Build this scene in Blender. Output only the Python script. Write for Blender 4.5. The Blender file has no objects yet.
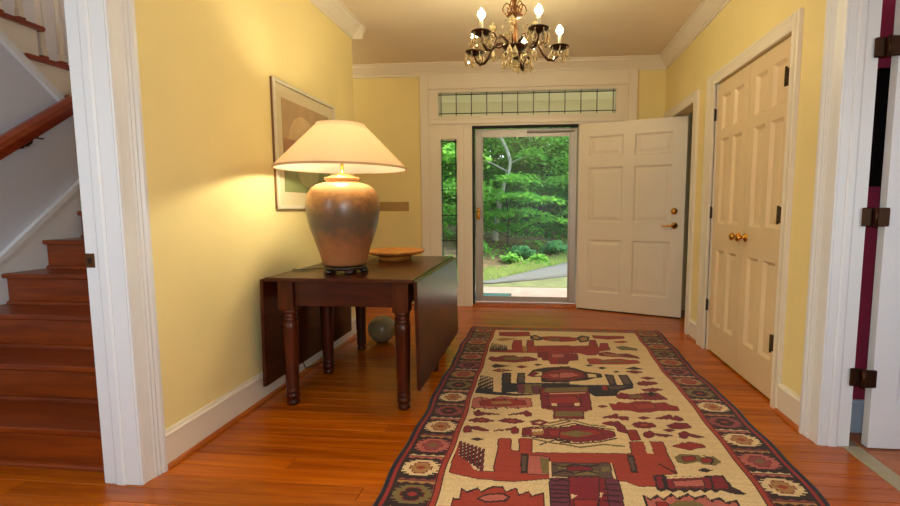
import bpy, math, random
import numpy as np
from mathutils import Matrix, Vector
random.seed(7); rng = np.random.default_rng(11)
PI = math.pi
S = bpy.context.scene
COL = S.collection

# ------------------------------------------------------------------ camera, world, lights, exposure
CAM_H = 1.135
YAW, PITCH, ROLL = 0.0971, 0.0961, -0.0013
def cam_basis():
    f = Vector((-math.sin(YAW)*math.cos(PITCH), math.cos(YAW)*math.cos(PITCH), -math.sin(PITCH)))
    r = Vector((math.cos(YAW), math.sin(YAW), 0)); u = r.cross(f)
    return r*math.cos(ROLL)+u*math.sin(ROLL), u*math.cos(ROLL)-r*math.sin(ROLL), f
_r, _u, _f = cam_basis()
cam_data = bpy.data.cameras.new('camera'); cam = bpy.data.objects.new('camera', cam_data); COL.objects.link(cam)
cam_data.sensor_fit = 'HORIZONTAL'; cam_data.sensor_width = 36; cam_data.lens = 461.9/900*36
cam_data.shift_x = -(491.98-450)/900; cam_data.shift_y = -0.0006
cam_data.clip_start = 0.02; cam_data.clip_end = 300
cam.matrix_world = Matrix(((_r.x,_u.x,-_f.x,0),(_r.y,_u.y,-_f.y,0),(_r.z,_u.z,-_f.z,CAM_H),(0,0,0,1)))
S.camera = cam

world = bpy.data.worlds.new('world'); S.world = world; world.use_nodes = True
wn = world.node_tree.nodes; wl = world.node_tree.links
bg = wn['Background']; sky = wn.new('ShaderNodeTexSky'); sky.sky_type = 'NISHITA'
sky.sun_disc = False; sky.sun_elevation = math.radians(52); sky.sun_rotation = math.radians(45); sky.air_density = 1.0; sky.dust_density = 2.0
wl.new(sky.outputs[0], bg.inputs[0]); bg.inputs[1].default_value = 1.0
sun_d = bpy.data.lights.new('sun', 'SUN'); sun_d.energy = 4.2; sun_d.angle = math.radians(1.2); sun_d.color = (1.0, 0.95, 0.84)
sun = bpy.data.objects.new('sun', sun_d); COL.objects.link(sun); sun.rotation_euler = Vector((-.50, -.42, -.76)).to_track_quat('-Z', 'Y').to_euler()

def area(name, loc, rot, sx, sy, energy, color):
    d = bpy.data.lights.new(name, 'AREA'); d.shape = 'RECTANGLE'; d.size = sx; d.size_y = sy; d.energy = energy; d.color = color
    o = bpy.data.objects.new(name, d); COL.objects.link(o); o.location = loc; o.rotation_euler = rot; return o
# daylight area lights: added unseen windows in hall and right room, plus the stairwell
area('added_daylight_hall_right', (1.50, -1.15, 1.55), (0, math.radians(90), 0), 1.4, 1.5, 40, (0.86, 0.93, 1.0))
area('added_daylight_hall_left', (-1.80, -1.15, 1.55), (0, math.radians(-90), 0), 1.4, 1.5, 36, (0.86, 0.93, 1.0))
area('daylight_stair_window', (-2.5, -1.62, 1.7), (math.radians(90), 0, 0), 0.9, 1.3, 58, (0.82, 0.87, 1.0))
area('added_daylight_room', (2.45, -.68, 1.55), (math.radians(90), 0, 0), 1.2, 1.3, 26, (0.95, 0.96, 1.0))

# the camera's own flash, mounted just above the lens
fl_d = bpy.data.lights.new('camera_flash', 'POINT'); fl_d.energy = 64; fl_d.color = (.74, .87, 1.0); fl_d.shadow_soft_size = .03
fl = bpy.data.objects.new('camera_flash', fl_d); COL.objects.link(fl); fl.location = (.05, -.03, 1.20)

vs = S.view_settings; vs.view_transform = 'Standard'; vs.look = 'None'; vs.exposure = 0.0; vs.gamma = 1.0; vs.use_curve_mapping = False
S.cycles.use_denoising = True
S.cycles.max_bounces = 10; S.cycles.diffuse_bounces = 6; S.cycles.transparent_max_bounces = 16; S.cycles.sample_clamp_indirect = 6.0
S.cycles.caustics_reflective = False; S.cycles.caustics_refractive = False

# ------------------------------------------------------------------ materials
def lin(c):
    return tuple(((v/255)/12.92 if v/255 <= .04045 else ((v/255+.055)/1.055)**2.4) for v in c)
MATS = {}
def mat(name, rgb, rough=.5, metal=0, vary=0.0, scale=8, bump=0.0, bscale=60, spec=None, stretch=None, coat=0):
    """Principled material with procedural colour variation and fine relief."""
    if name in MATS: return MATS[name]
    m = bpy.data.materials.new(name); m.use_nodes = True; nt = m.node_tree; N = nt.nodes; L = nt.links
    b = N['Principled BSDF']; c = lin(rgb)
    b.inputs['Base Color'].default_value = (*c, 1); b.inputs['Roughness'].default_value = rough; b.inputs['Metallic'].default_value = metal
    if spec is not None: b.inputs['Specular IOR Level'].default_value = spec
    if coat: b.inputs['Coat Weight'].default_value = coat; b.inputs['Coat Roughness'].default_value = .12
    tc = N.new('ShaderNodeTexCoord'); mp = N.new('ShaderNodeMapping'); L.new(tc.outputs['Object'], mp.inputs[0])
    if stretch: mp.inputs['Scale'].default_value = stretch
    if vary:
        n = N.new('ShaderNodeTexNoise'); n.inputs['Scale'].default_value = scale; n.inputs['Detail'].default_value = 6
        L.new(mp.outputs[0], n.inputs['Vector'])
        r = N.new('ShaderNodeValToRGB'); L.new(n.outputs[0], r.inputs[0])
        r.color_ramp.elements[0].position = .3; r.color_ramp.elements[1].position = .72
        r.color_ramp.elements[0].color = (*[max(0, v*(1-vary)) for v in c], 1); r.color_ramp.elements[1].color = (*[min(1, v*(1+vary)) for v in c], 1)
        L.new(r.outputs[0], b.inputs['Base Color'])
    if bump:
        n2 = N.new('ShaderNodeTexNoise'); n2.inputs['Scale'].default_value = bscale; n2.inputs['Detail'].default_value = 4; L.new(mp.outputs[0], n2.inputs['Vector'])
        bp = N.new('ShaderNodeBump'); bp.inputs['Strength'].default_value = bump; bp.inputs['Distance'].default_value = .01
        L.new(n2.outputs[0], bp.inputs['Height']); L.new(bp.outputs[0], b.inputs['Normal'])
    MATS[name] = m; return m

def wood(name, dark, light, rough=.35, stretch=(1.2, 14, 14), per_object=.25, coat=.0, spec=.5):
    if name in MATS: return MATS[name]
    m = bpy.data.materials.new(name); m.use_nodes = True; nt = m.node_tree; N = nt.nodes; L = nt.links; b = N['Principled BSDF']
    tc = N.new('ShaderNodeTexCoord'); mp = N.new('ShaderNodeMapping'); L.new(tc.outputs['Object'], mp.inputs[0]); mp.inputs['Scale'].default_value = stretch
    oi = N.new('ShaderNodeObjectInfo'); cmb = N.new('ShaderNodeVectorMath'); cmb.operation = 'SCALE'; cmb.inputs[0].default_value = (37, 53, 19)
    L.new(oi.outputs['Random'], cmb.inputs['Scale']); L.new(cmb.outputs[0], mp.inputs['Location'])
    n = N.new('ShaderNodeTexNoise'); n.inputs['Scale'].default_value = 2.2; n.inputs['Detail'].default_value = 8; n.inputs['Distortion'].default_value = .6; L.new(mp.outputs[0], n.inputs['Vector'])
    r = N.new('ShaderNodeValToRGB'); L.new(n.outputs[0], r.inputs[0])
    r.color_ramp.elements[0].position = .28; r.color_ramp.elements[1].position = .72
    r.color_ramp.elements[0].color = (*lin(dark), 1); r.color_ramp.elements[1].color = (*lin(light), 1)
    h = N.new('ShaderNodeHueSaturation'); L.new(r.outputs[0], h.inputs['Color'])
    mr = N.new('ShaderNodeMapRange'); L.new(oi.outputs['Random'], mr.inputs[0]); mr.inputs[3].default_value = 1-per_object; mr.inputs[4].default_value = 1+per_object
    L.new(mr.outputs[0], h.inputs['Value']); L.new(h.outputs[0], b.inputs['Base Color'])
    b.inputs['Roughness'].default_value = rough; b.inputs['Specular IOR Level'].default_value = spec
    if coat: b.inputs['Coat Weight'].default_value = coat; b.inputs['Coat Roughness'].default_value = .15
    bp = N.new('ShaderNodeBump'); bp.inputs['Strength'].default_value = .08; bp.inputs['Distance'].default_value = .004; L.new(n.outputs[0], bp.inputs['Height']); L.new(bp.outputs[0], b.inputs['Normal'])
    MATS[name] = m; return m

def glass(name, tint=(1, 1, 1), refl=.08, rough=.02, mul=.4):
    m = bpy.data.materials.new(name); m.use_nodes = True; nt = m.node_tree; N = nt.nodes; L = nt.links; N.remove(N['Principled BSDF'])
    t = N.new('ShaderNodeBsdfTransparent'); t.inputs[0].default_value = (*tint, 1); g = N.new('ShaderNodeBsdfGlossy'); g.inputs['Roughness'].default_value = rough
    lw = N.new('ShaderNodeLayerWeight'); lw.inputs[0].default_value = .35; mm = N.new('ShaderNodeMath'); mm.operation = 'MULTIPLY_ADD'; mm.inputs[1].default_value = mul; mm.inputs[2].default_value = refl
    L.new(lw.outputs['Fresnel'], mm.inputs[0]); mx = N.new('ShaderNodeMixShader'); L.new(mm.outputs[0], mx.inputs[0]); L.new(t.outputs[0], mx.inputs[1]); L.new(g.outputs[0], mx.inputs[2])
    L.new(mx.outputs[0], N['Material Output'].inputs[0]); MATS[name] = m; return m

def translucent(name, rgb, trans_rgb, fac, rough=.8, vary=.0):
    m = bpy.data.materials.new(name); m.use_nodes = True; nt = m.node_tree; N = nt.nodes; L = nt.links; N.remove(N['Principled BSDF'])
    d = N.new('ShaderNodeBsdfDiffuse'); d.inputs[0].default_value = (*lin(rgb), 1); t = N.new('ShaderNodeBsdfTranslucent'); t.inputs[0].default_value = (*lin(trans_rgb), 1)
    if vary:
        g = N.new('ShaderNodeNewGeometry'); rr = N.new('ShaderNodeValToRGB'); L.new(g.outputs['Random Per Island'], rr.inputs[0])
        c = lin(rgb); c2 = lin(trans_rgb)
        rr.color_ramp.elements[0].color = (*[v*(1-vary) for v in c], 1); rr.color_ramp.elements[1].color = (*[min(1, v*(1+vary)) for v in c], 1); L.new(rr.outputs[0], d.inputs[0])
    mx = N.new('ShaderNodeMixShader'); mx.inputs[0].default_value = fac; L.new(d.outputs[0], mx.inputs[1]); L.new(t.outputs[0], mx.inputs[2]); L.new(mx.outputs[0], N['Material Output'].inputs[0])
    MATS[name] = m; return m

def emis(name, rgb, strength):
    m = bpy.data.materials.new(name); m.use_nodes = True; b = m.node_tree.nodes['Principled BSDF']
    b.inputs['Base Color'].default_value = (*lin(rgb), 1); b.inputs['Emission Color'].default_value = (*lin(rgb), 1); b.inputs['Emission Strength'].default_value = strength
    MATS[name] = m; return m

mat('wall_yellow', (229, 211, 150), .75, vary=.03, scale=3, bump=.05, bscale=180)
mat('wall_grey', (188, 190, 202), .8, vary=.02, scale=3, bump=.05, bscale=180)
mat('wall_maroon', (164, 44, 76), .75, vary=.04, scale=3, bump=.05, bscale=180)
mat('wall_blue_grey', (150, 158, 166), .8, vary=.03, scale=3)
mat('ceiling_white', (230, 216, 192), .85, vary=.015, scale=4, bump=.06, bscale=120)
mat('trim_white', (215, 216, 218), .38, vary=.015, scale=5)
mat('trim_cream_lamplit', (224, 214, 198), .42, vary=.015, scale=5)  # cream trim; also tints white casings and baseboards for warm lamplight
mat('closet_paint', (218, 194, 156), .45, vary=.015, scale=5)
mat('trim_blue', (188, 205, 220), .45, vary=.02, scale=5)
wood('pine_floor', (150, 66, 0), (190, 98, 2), .26, (1.0, 16, 16), .18, spec=.5)
wood('pine_shoe', (150, 72, 22), (186, 100, 36), .35, (16, 1.2, 16), .0)
wood('pine_under', (60, 26, 8), (80, 36, 12), .6, (1, 10, 10), 0)
wood('stair_wood', (100, 36, 2), (138, 58, 4), .34, (1.3, 14, 14), .12)
wood('mahogany', (40, 12, 4), (80, 30, 11), .28, (12, 1.6, 12), .06, coat=.12, spec=.3)
wood('mahogany_leg', (42, 13, 5), (86, 34, 13), .3, (14, 14, 1.6), .06, coat=.08, spec=.25)
wood('mahogany_cross', (42, 13, 5), (80, 29, 11), .34, (1.6, 12, 12), .06, coat=.05, spec=.25)
wood('rail_wood', (112, 36, 12), (146, 58, 20), .3, (14, 1.4, 14), .05, coat=.2)
wood('bowl_wood', (170, 100, 36), (214, 146, 66), .35, (3, 9, 9), 0, coat=.2)
wood('dark_stand', (24, 12, 8), (44, 22, 14), .35, (6, 6, 6), 0)
mat('brass', (214, 160, 70), .25, 1, vary=.06, scale=20)
mat('brass_tan', (172, 140, 84), .5, .2, vary=.05, scale=14)
mat('bronze', (74, 58, 36), .38, .85, vary=.15, scale=18)
mat('bronze_dark', (62, 38, 22), .4, .8, vary=.15, scale=18)
mat('bronze_gold', (104, 68, 38), .35, .85, vary=.15, scale=18)
mat('aluminium', (178, 172, 166), .42, .35, vary=.03, scale=10)
mat('shadow_gap_rubber', (26, 20, 18), .7, vary=.1, scale=10)  # near-black rubber; also colours the shaded gap at the storm door
mat('lead', (46, 44, 42), .5, .5, vary=.1, scale=30)
mat('black_frame', (22, 18, 17), .15, vary=.1, scale=20)
mat('silver_frame', (214, 206, 186), .35, .15, vary=.04, scale=30)
mat('frame_side', (120, 88, 60), .5, .2, vary=.06, scale=30)
mat('mat_board', (214, 200, 164), .8, vary=.02, scale=30)
mat('candle', (238, 226, 196), .5, vary=.02, scale=30)
mat('black_cord', (38, 30, 24), .5, vary=.05, scale=30)
mat('brick_floor', (168, 104, 72), .6, vary=.22, scale=9, bump=.2, bscale=40)
mat('grout', (140, 128, 112), .85, vary=.1, scale=20, bump=.2)
mat('marble_sill', (158, 148, 120), .4, vary=.1, scale=12)
mat('porch', (168, 144, 130), .85, vary=.12, scale=7, bump=.3, bscale=50)
mat('porch_ceiling', (236, 230, 206), .8, vary=.03, scale=4)
mat('asphalt', (112, 110, 104), .95, vary=.12, scale=14, bump=.3, bscale=90)
mat('lawn', (118, 122, 74), .95, vary=.3, scale=4, bump=.6, bscale=60)
mat('mulch', (120, 98, 62), .95, vary=.45, scale=5, bump=.6, bscale=30)
mat('doormat', (44, 92, 84), .95, vary=.15, scale=60, bump=.6, bscale=300)
mat('bark', (72, 60, 44), .95, vary=.3, scale=9, bump=.7, bscale=30, stretch=(1, 1, .25))
mat('pale_bark', (190, 184, 168), .9, vary=.25, scale=5, bump=.5, bscale=30, stretch=(1, 1, .4))
translucent('leaf_mid', (112, 176, 74), (150, 220, 80), .5, vary=.4)
translucent('leaf_light', (140, 198, 98), (176, 232, 104), .5, vary=.35)
translucent('leaf_dark', (84, 142, 58), (116, 188, 64), .5, vary=.45)
translucent('leaf_blue', (128, 188, 134), (150, 214, 130), .45, vary=.3)
translucent('lampshade', (230, 206, 178), (255, 248, 230), .46)
translucent('shade_lining', (250, 246, 236), (255, 250, 236), .5)
translucent('grass_blade', (176, 190, 128), (190, 210, 130), .4, vary=.25)
mat('shade_trim', (196, 160, 122), .8, vary=.05, scale=30)
glass('window_glass', (.97, 1, .98), .0, .32); glass('bevel_glass', (.88, .97, .92), .16); glass('picture_glass', (1, 1, 1), .0, .3, .06)
m_cry = mat('crystal', (236, 214, 170), .06); m_cry.node_tree.nodes['Principled BSDF'].inputs['Transmission Weight'].default_value = .85; m_cry.node_tree.nodes['Principled BSDF'].inputs['IOR'].default_value = 1.5
m_gb = mat('ball_glass', (150, 136, 104), .2); m_gb.node_tree.nodes['Principled BSDF'].inputs['Transmission Weight'].default_value = .15
emis('flame_bulb', (255, 238, 184), 310)
emis('lamp_bulb', (255, 238, 190), 24)

# ------------------------------------------------------------------ mesh helpers
class MB:
    def __init__(s): s.v = []; s.f = []; s.sm = []
    def add(s, v, f, smooth=False):
        o = len(s.v); s.v += [tuple(p) for p in v]; s.f += [tuple(i+o for i in q) for q in f]; s.sm += [smooth]*len(f); return s
    def box(s, x0, x1, y0, y1, z0, z1):
        v = [(x0,y0,z0),(x1,y0,z0),(x1,y1,z0),(x0,y1,z0),(x0,y0,z1),(x1,y0,z1),(x1,y1,z1),(x0,y1,z1)]
        return s.add(v, [(0,3,2,1),(4,5,6,7),(0,1,5,4),(1,2,6,5),(2,3,7,6),(3,0,4,7)])
    def cbox(s, x0, x1, y0, y1, z0, z1, c=.004):
        """box with chamfered edges on every side (rings of 8)"""
        def ring(z, i): return [(x0+i+c,y0+i,z),(x1-i-c,y0+i,z),(x1-i,y0+i+c,z),(x1-i,y1-i-c,z),(x1-i-c,y1-i,z),(x0+i+c,y1-i,z),(x0+i,y1-i-c,z),(x0+i,y0+i+c,z)]
        v = ring(z0, c)+ring(z0+c, 0)+ring(z1-c, 0)+ring(z1, c); f = [tuple(range(7,-1,-1)), tuple(range(24,32))]
        for k in range(3):
            for i in range(8): f.append((k*8+i, k*8+(i+1)%8, k*8+8+(i+1)%8, k*8+8+i))
        return s.add(v, f)
    def extr(s, prof, o, U, V, Wd, smooth=False):
        """extrude closed profile (u,v) placed at o with axes U,V along vector Wd"""
        o, U, V, Wd = Vector(o), Vector(U), Vector(V), Vector(Wd); n = len(prof)
        a = [o+U*p[0]+V*p[1] for p in prof]; b = [p+Wd for p in a]
        f = [(i, (i+1) % n, n+(i+1) % n, n+i) for i in range(n)] + [tuple(range(n-1,-1,-1)), tuple(range(n, 2*n))]
        return s.add(a+b, f, smooth)
    def lathe(s, prof, c=(0,0,0), n=24, axis='z', smooth=True, close=True):
        v = []; f = []
        for r, z in prof:
            for k in range(n):
                a = 2*PI*k/n
                p = (r*math.cos(a), r*math.sin(a), z)
                if axis == 'x': p = (z, r*math.cos(a), r*math.sin(a))
                if axis == 'y': p = (r*math.cos(a), z, r*math.sin(a))
                v.append((p[0]+c[0], p[1]+c[1], p[2]+c[2]))
        m = len(prof)
        for i in range(m-1):
            for k in range(n): f.append((i*n+k, i*n+(k+1) % n, (i+1)*n+(k+1) % n, (i+1)*n+k))
        if close: f.append(tuple(range(n-1,-1,-1))); f.append(tuple((m-1)*n+k for k in range(n)))
        return s.add(v, f, smooth)
    def tube(s, pts, r, n=8, smooth=True):
        pts = [Vector(p) for p in pts]; m = len(pts); rs = r if isinstance(r, (list, tuple)) else [r]*m
        v = []; f = []; prev = None
        for i, p in enumerate(pts):
            t = (pts[min(i+1, m-1)]-pts[max(i-1, 0)]).normalized()
            if prev is None:
                a = Vector((0,0,1)) if abs(t.z) < .9 else Vector((1,0,0)); u = t.cross(a).normalized()
            else: u = (prev-t*prev.dot(t)).normalized()
            prev = u; w = t.cross(u)
            for k in range(n):
                q = p+(u*math.cos(2*PI*k/n)+w*math.sin(2*PI*k/n))*rs[i]; v.append(q)
        for i in range(m-1):
            for k in range(n): f.append((i*n+k, i*n+(k+1) % n, (i+1)*n+(k+1) % n, (i+1)*n+k))
        f.append(tuple(range(n-1,-1,-1))); f.append(tuple((m-1)*n+k for k in range(n)))
        return s.add(v, f, smooth)
    def ball(s, c, rx, ry=None, rz=None, n=12, m=8):
        ry = ry or rx; rz = rz or rx; v = [(c[0], c[1], c[2]-rz)]; f = []
        for i in range(1, m):
            t = -PI/2+PI*i/m
            for k in range(n): v.append((c[0]+rx*math.cos(t)*math.cos(2*PI*k/n), c[1]+ry*math.cos(t)*math.sin(2*PI*k/n), c[2]+rz*math.sin(t)))
        v.append((c[0], c[1], c[2]+rz)); top = len(v)-1
        for k in range(n):
            f.append((0, 1+(k+1) % n, 1+k)); f.append((top, 1+(m-2)*n+k, 1+(m-2)*n+(k+1) % n))
            for i in range(m-2): f.append((1+i*n+k, 1+i*n+(k+1) % n, 1+(i+1)*n+(k+1) % n, 1+(i+1)*n+k))
        return s.add(v, f, True)
    def mesh(s, name):
        me = bpy.data.meshes.new(name); me.from_pydata(s.v, [], s.f); me.polygons.foreach_set('use_smooth', s.sm); me.update(); return me
    def build(s, name, material, parent=None, loc=None, rz=0, bevel=0):
        return link(name, s.mesh(name), material, parent, loc, rz, bevel)
def link(name, me, material, parent=None, loc=None, rz=0, bevel=0):
    o = bpy.data.objects.new(name, me); COL.objects.link(o)
    if material and not me.materials: me.materials.append(MATS[material])
    if parent: o.parent = parent
    if loc is not None: o.location = loc
    if rz: o.rotation_euler.z = rz
    if bevel:
        b = o.modifiers.new('edge', 'BEVEL'); b.width = bevel; b.segments = 2; b.limit_method = 'ANGLE'; b.angle_limit = math.radians(40)
    return o
def tag(o, label=None, cat=None, group=None, kind=None):
    if label: o['label'] = label
    if cat: o['category'] = cat
    if group: o['group'] = group
    if kind: o['kind'] = kind
    return o
def struct(o, label, cat): return tag(o, label, cat, kind='structure')
def thing(name, loc, label, cat, group=None, rz=0, kind=None):
    o = bpy.data.objects.new(name, None); COL.objects.link(o); o.location = loc; o.rotation_euler.z = rz; o.empty_display_size = .1
    return tag(o, label, cat, group, kind)

# ------------------------------------------------------------------ key dimensions (metres)
XL, XR, YF, YC = -1.618, 1.358, 5.235, 4.04        # hall walls, entrance wall, end of the left wall
ZC = 2.725                                           # ceiling
YB = -2.5                                            # rear wall of the hall
YJ, YCAS = 1.653, 1.764                              # left doorway: jamb and casing
WS = -3.24                                           # stair wall
RJ, RCAS = 2.257, 2.387                              # right doorway
# ------------------------------------------------------------------ floor: base and individual boards
f = MB().box(-3.36, 2.6, YB, YF+.16, -.10, -.018).build('floor', 'pine_under'); struct(f, 'orange pine board floor of the hall running under the long rug', 'floor')
bw = .092; y = YB; row = 0
while y < YF-.001:
    y1 = min(y+bw, YF+.0); 
    xs = [-3.24 if y < 1.76 else (-1.77 if y < YC else -3.1)]
    x_end = 1.478 if y < 4.2 else 2.4
    x = xs[0]; first = True
    while x < x_end-.01:
        ln = random.uniform(1.6, 3.1)
        if first: ln *= random.uniform(.4, 1.0); first = False
        xe = min(x+ln, x_end)
        if x_end-xe < .35: xe = x_end
        L_, W_ = xe-x, y1-y; g = .0011; c = .0018
        v = [(g,g,-.018),(L_-g,g,-.018),(L_-g,W_-g,-.018),(g,W_-g,-.018),(g,g,-c),(L_-g,g,-c),(L_-g,W_-g,-c),(g,W_-g,-c),(g+c,g+c,0),(L_-g-c,g+c,0),(L_-g-c,W_-g-c,0),(g+c,W_-g-c,0)]
        fc = [(0,3,2,1),(8,9,10,11)]+[(i, (i+1) % 4, 4+(i+1) % 4, 4+i) for i in range(4)]+[(4+i, 4+(i+1) % 4, 8+(i+1) % 4, 8+i) for i in range(4)]
        if not (y > 2.3 and x > 1.48): MB().add(v, fc).build('plank', 'pine_floor', f, (x, y, 0))
        x = xe
    y = y1; row += 1

# ------------------------------------------------------------------ ceiling and walls
struct(MB().box(XL-.15, XR+.12, YB-.1, YF+.16, ZC, ZC+.1).box(-3.3, XL-.15, YC-.12, YF+.16, ZC, ZC+.1).build('ceiling', 'ceiling_white'), 'off-white plaster ceiling above the hall', 'ceiling')
struct(MB().box(XL-.15, XL, YJ+.017, YC, 0, ZC).box(XL-.15, XL, .62, YJ+.017, 2.10, ZC).box(XL-.15, XL, YB, -1.9, 0, ZC).box(XL-.15, XL, -.4, .62, 0, ZC).box(XL-.15, XL, -1.9, -.4, 0, .85).box(XL-.15, XL, -1.9, -.4, 2.25, ZC).build('wall_left', 'wall_yellow'), 'yellow painted hall wall behind the drop-leaf table', 'wall')
struct(MB().box(XR, XR+.12, YB, -1.9, 0, ZC).box(XR, XR+.12, -.4, 1.22, 0, ZC).box(XR, XR+.12, -1.9, -.4, 0, .85).box(XR, XR+.12, -1.9, -.4, 2.25, ZC).box(XR, XR+.12, 1.22, RJ+.017, 2.1, ZC).box(XR, XR+.12, RJ+.017, 2.70, 0, ZC)
       .box(XR, XR+.12, 2.70, 3.775, 2.075, ZC).box(XR+.055, XR+.12, 2.70, 3.775, 0, 2.075).box(XR, XR+.12, 3.775, 4.262, 0, ZC).box(XR, XR+.12, 4.262, 5.12, 2.05, ZC).box(XR, XR+.12, 5.12, YF, 0, ZC)
       .build('wall_right', 'wall_yellow'), 'yellow painted hall wall around the closet doors', 'wall')
EL, ER = -1.318, 1.063          # white entrance unit
struct(MB().box(-3.2, EL+.05, YF, YF+.16, 0, ZC).box(ER-.05, 2.5, YF, YF+.16, 0, ZC).box(EL+.05, ER-.05, YF, YF+.16, 2.5, ZC).build('wall_front', 'wall_yellow'), 'yellow end wall on both sides of the entrance', 'wall')
struct(MB().box(-.95+XL-XL-2.0-.25, XL-.15, YC-.12, YC, 0, ZC).build('wall_passage', 'wall_yellow'), 'yellow wall of the passage left of the entrance', 'wall')
struct(MB().box(-3.3, -3.2, YC-.12, YF+.16, 0, ZC).build('wall_passage_end', 'wall_yellow'), 'yellow wall closing the passage left of the entrance', 'wall')
struct(MB().box(XL-.15, XR+.12, YB-.1, YB, 0, ZC).build('wall_rear', 'wall_yellow'), 'yellow wall behind the viewer', 'wall')
for nm, xw, lab in (('added_window_4', XR+.05, 'white framed window added unseen in the right wall behind the viewer'), ('added_window_6', XL-.09, 'white framed window added unseen in the left wall behind the viewer')):  # unseen hall windows, added as sources of side daylight
    w = struct(MB().box(xw, xw+.05, -1.9, -1.84, .85, 2.25).box(xw, xw+.05, -.46, -.4, .85, 2.25).box(xw, xw+.05, -1.84, -.46, .85, .91).box(xw, xw+.05, -1.84, -.46, 2.19, 2.25).box(xw, xw+.05, -1.17, -1.13, .91, 2.19).build(nm, 'trim_white'), lab, 'window')
    MB().box(xw+.02, xw+.025, -1.84, -1.17, .91, 2.19).build('pane', 'window_glass', w); MB().box(xw+.02, xw+.025, -1.13, -.46, .91, 2.19).build('pane', 'window_glass', w)

# crown moulding: profile (out from wall, down from ceiling)
CP = [(0,0),(.095,0),(.095,-.012),(.082,-.018),(.078,-.032),(.06,-.05),(.04,-.075),(.026,-.088),(.022,-.1),(.012,-.104),(.012,-.126),(0,-.128)]
def crown(name, o, U, Wd, label):
    return struct(MB().extr(CP, o, U, (0,0,1), Wd).build(name, 'trim_cream_lamplit'), label, 'crown moulding')
crown('trim_1', (XL, YB, ZC), (1,0,0), (0, YC-YB, 0), 'cream crown moulding along the top of the left wall')
crown('trim_2', (XR, YB, ZC), (-1,0,0), (0, YF-YB, 0), 'cream crown moulding along the top of the right wall')
crown('trim_3', (-3.2, YF, ZC), (0,-1,0), (XR+3.2, 0, 0), 'cream crown moulding above the entrance')
crown('trim_4', (-3.2, YC, ZC), (0,1,0), (XL+3.2+.095, 0, 0), 'cream crown moulding around the corner of the passage')

# baseboards with a wooden shoe moulding
BP = [(0,0),(.016,0),(.016,.138),(.022,.142),(.022,.150),(.014,.156),(.010,.166),(0,.168)]
SP = [(0,0),(.018,0),(.017,.008),(.012,.015),(.005,.019),(0,.02)]
def base(name, o, U, Wd, label, m='trim_white', shoe=True):
    b = struct(MB().extr(BP, o, U, (0,0,1), Wd).build(name, m), label, 'baseboard')
    o2 = Vector(o)+Vector(U)*.016
    if shoe: MB().extr(SP, o2, U, (0,0,1), Wd).build('shoe_moulding', 'pine_shoe', b)
    return b
base('baseboard_left', (XL, YCAS, 0), (1,0,0), (0, YC-YCAS, 0), 'white baseboard behind the drop-leaf table', 'trim_cream_lamplit')
base('baseboard_right', (XR, RCAS, 0), (-1,0,0), (0, 2.632-RCAS, 0), 'short white baseboard between closet and right doorway', 'trim_cream_lamplit')
base('baseboard_right_end', (XR, 3.955, 0), (-1,0,0), (0, 4.155-3.955, 0), 'short white baseboard beyond the closet', 'trim_cream_lamplit')
base('baseboard_front', (-3.2, YF, 0), (0,-1,0), (EL+3.2, 0, 0), 'white baseboard left of the entrance', 'trim_cream_lamplit')

# casing profile: u across the width, v out from the wall
CAS = [(0,0),(0,.011),(.012,.014),(.018,.010),(.035,.012),(.055,.016),(.062,.021),(.070,.017),(.078,.024),(.088,.020),(.096,.029),(.111,.029),(.111,0)]
def cas(w): return [(u*w/.111, v) for u, v in CAS]
# left doorway casing, jamb, stop, strike
t5 = struct(MB().extr(cas(YCAS-YJ-.003), (XL, YJ+.003, 0), (0,1,0), (1,0,0), (0,0,2.14)).build('trim_5', 'trim_white'), 'white moulded casing of the doorway to the stairs', 'door casing')
MB().box(-1.772, XL+.002, YJ, YJ+.017, 0, 2.1).build('jamb', 'trim_white', t5)
MB().extr([(0,0),(.045,0),(.045,.003),(.036,.007),(.009,.007),(0,.003)], (-1.722, YJ, 0), (1,0,0), (0,-1,0), (0,0,2.1)).build('door_stop', 'trim_white', t5)
MB().extr(cas(.1), (-1.768, YJ+.003, 0), (0,1,0), (-1,0,0), (0,0,2.14)).build('stair_side_casing', 'trim_white', t5)
sp = MB().box(-1.776, -1.738, YJ-.003, YJ, .902, .958).build('strike_plate', 'bronze_gold', t5); MB().box(-1.765, -1.75, YJ-.0045, YJ-.003, .918, .942).build('latch_hole', 'bronze_dark', sp)
# right doorway casing and jamb
t6 = struct(MB().extr(cas(RCAS-RJ-.003), (XR, RJ+.003, 0), (0,1,0), (-1,0,0), (0,0,2.14)).build('trim_6', 'trim_white'), 'white moulded casing of the right doorway with black hinges', 'door casing')
MB().box(XR-.002, 1.487, RJ, RJ+.017, 0, 2.1).build('jamb', 'trim_white', t6)
MB().extr([(0,0),(.04,0),(.04,.003),(.032,.006),(.008,.006),(0,.003)], (1.392, RJ, 0), (1,0,0), (0,-1,0), (0,0,2.1)).build('door_stop', 'trim_white', t6)
MB().extr(cas(.06), (1.478, RJ+.003, 0), (0,1,0), (1,0,0), (0,0,2.14)).build('room_side_casing', 'trim_white', t6)
MB().extr(cas(.11), (XR, 1.217, 0), (0,-1,0), (-1,0,0), (0,0,2.14)).build('near_casing', 'trim_white', t6)
MB().box(XR-.002, 1.487, 1.203, 1.22, 0, 2.1).build('near_jamb', 'trim_white', t6)
MB().extr(cas(.11), (XL, .617, 0), (0,-1,0), (1,0,0), (0,0,2.14)).build('near_casing', 'trim_white', t5)
MB().box(-1.772, XL+.002, .603, .62, 0, 2.1).build('near_jamb', 'trim_white', t5)
sill = struct(MB().cbox(1.455, 1.535, 1.22, RJ-.002, -.01, .006, .003).build('trim_7', 'marble_sill'), 'grey-tan stone threshold of the right doorway', 'threshold')
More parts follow.
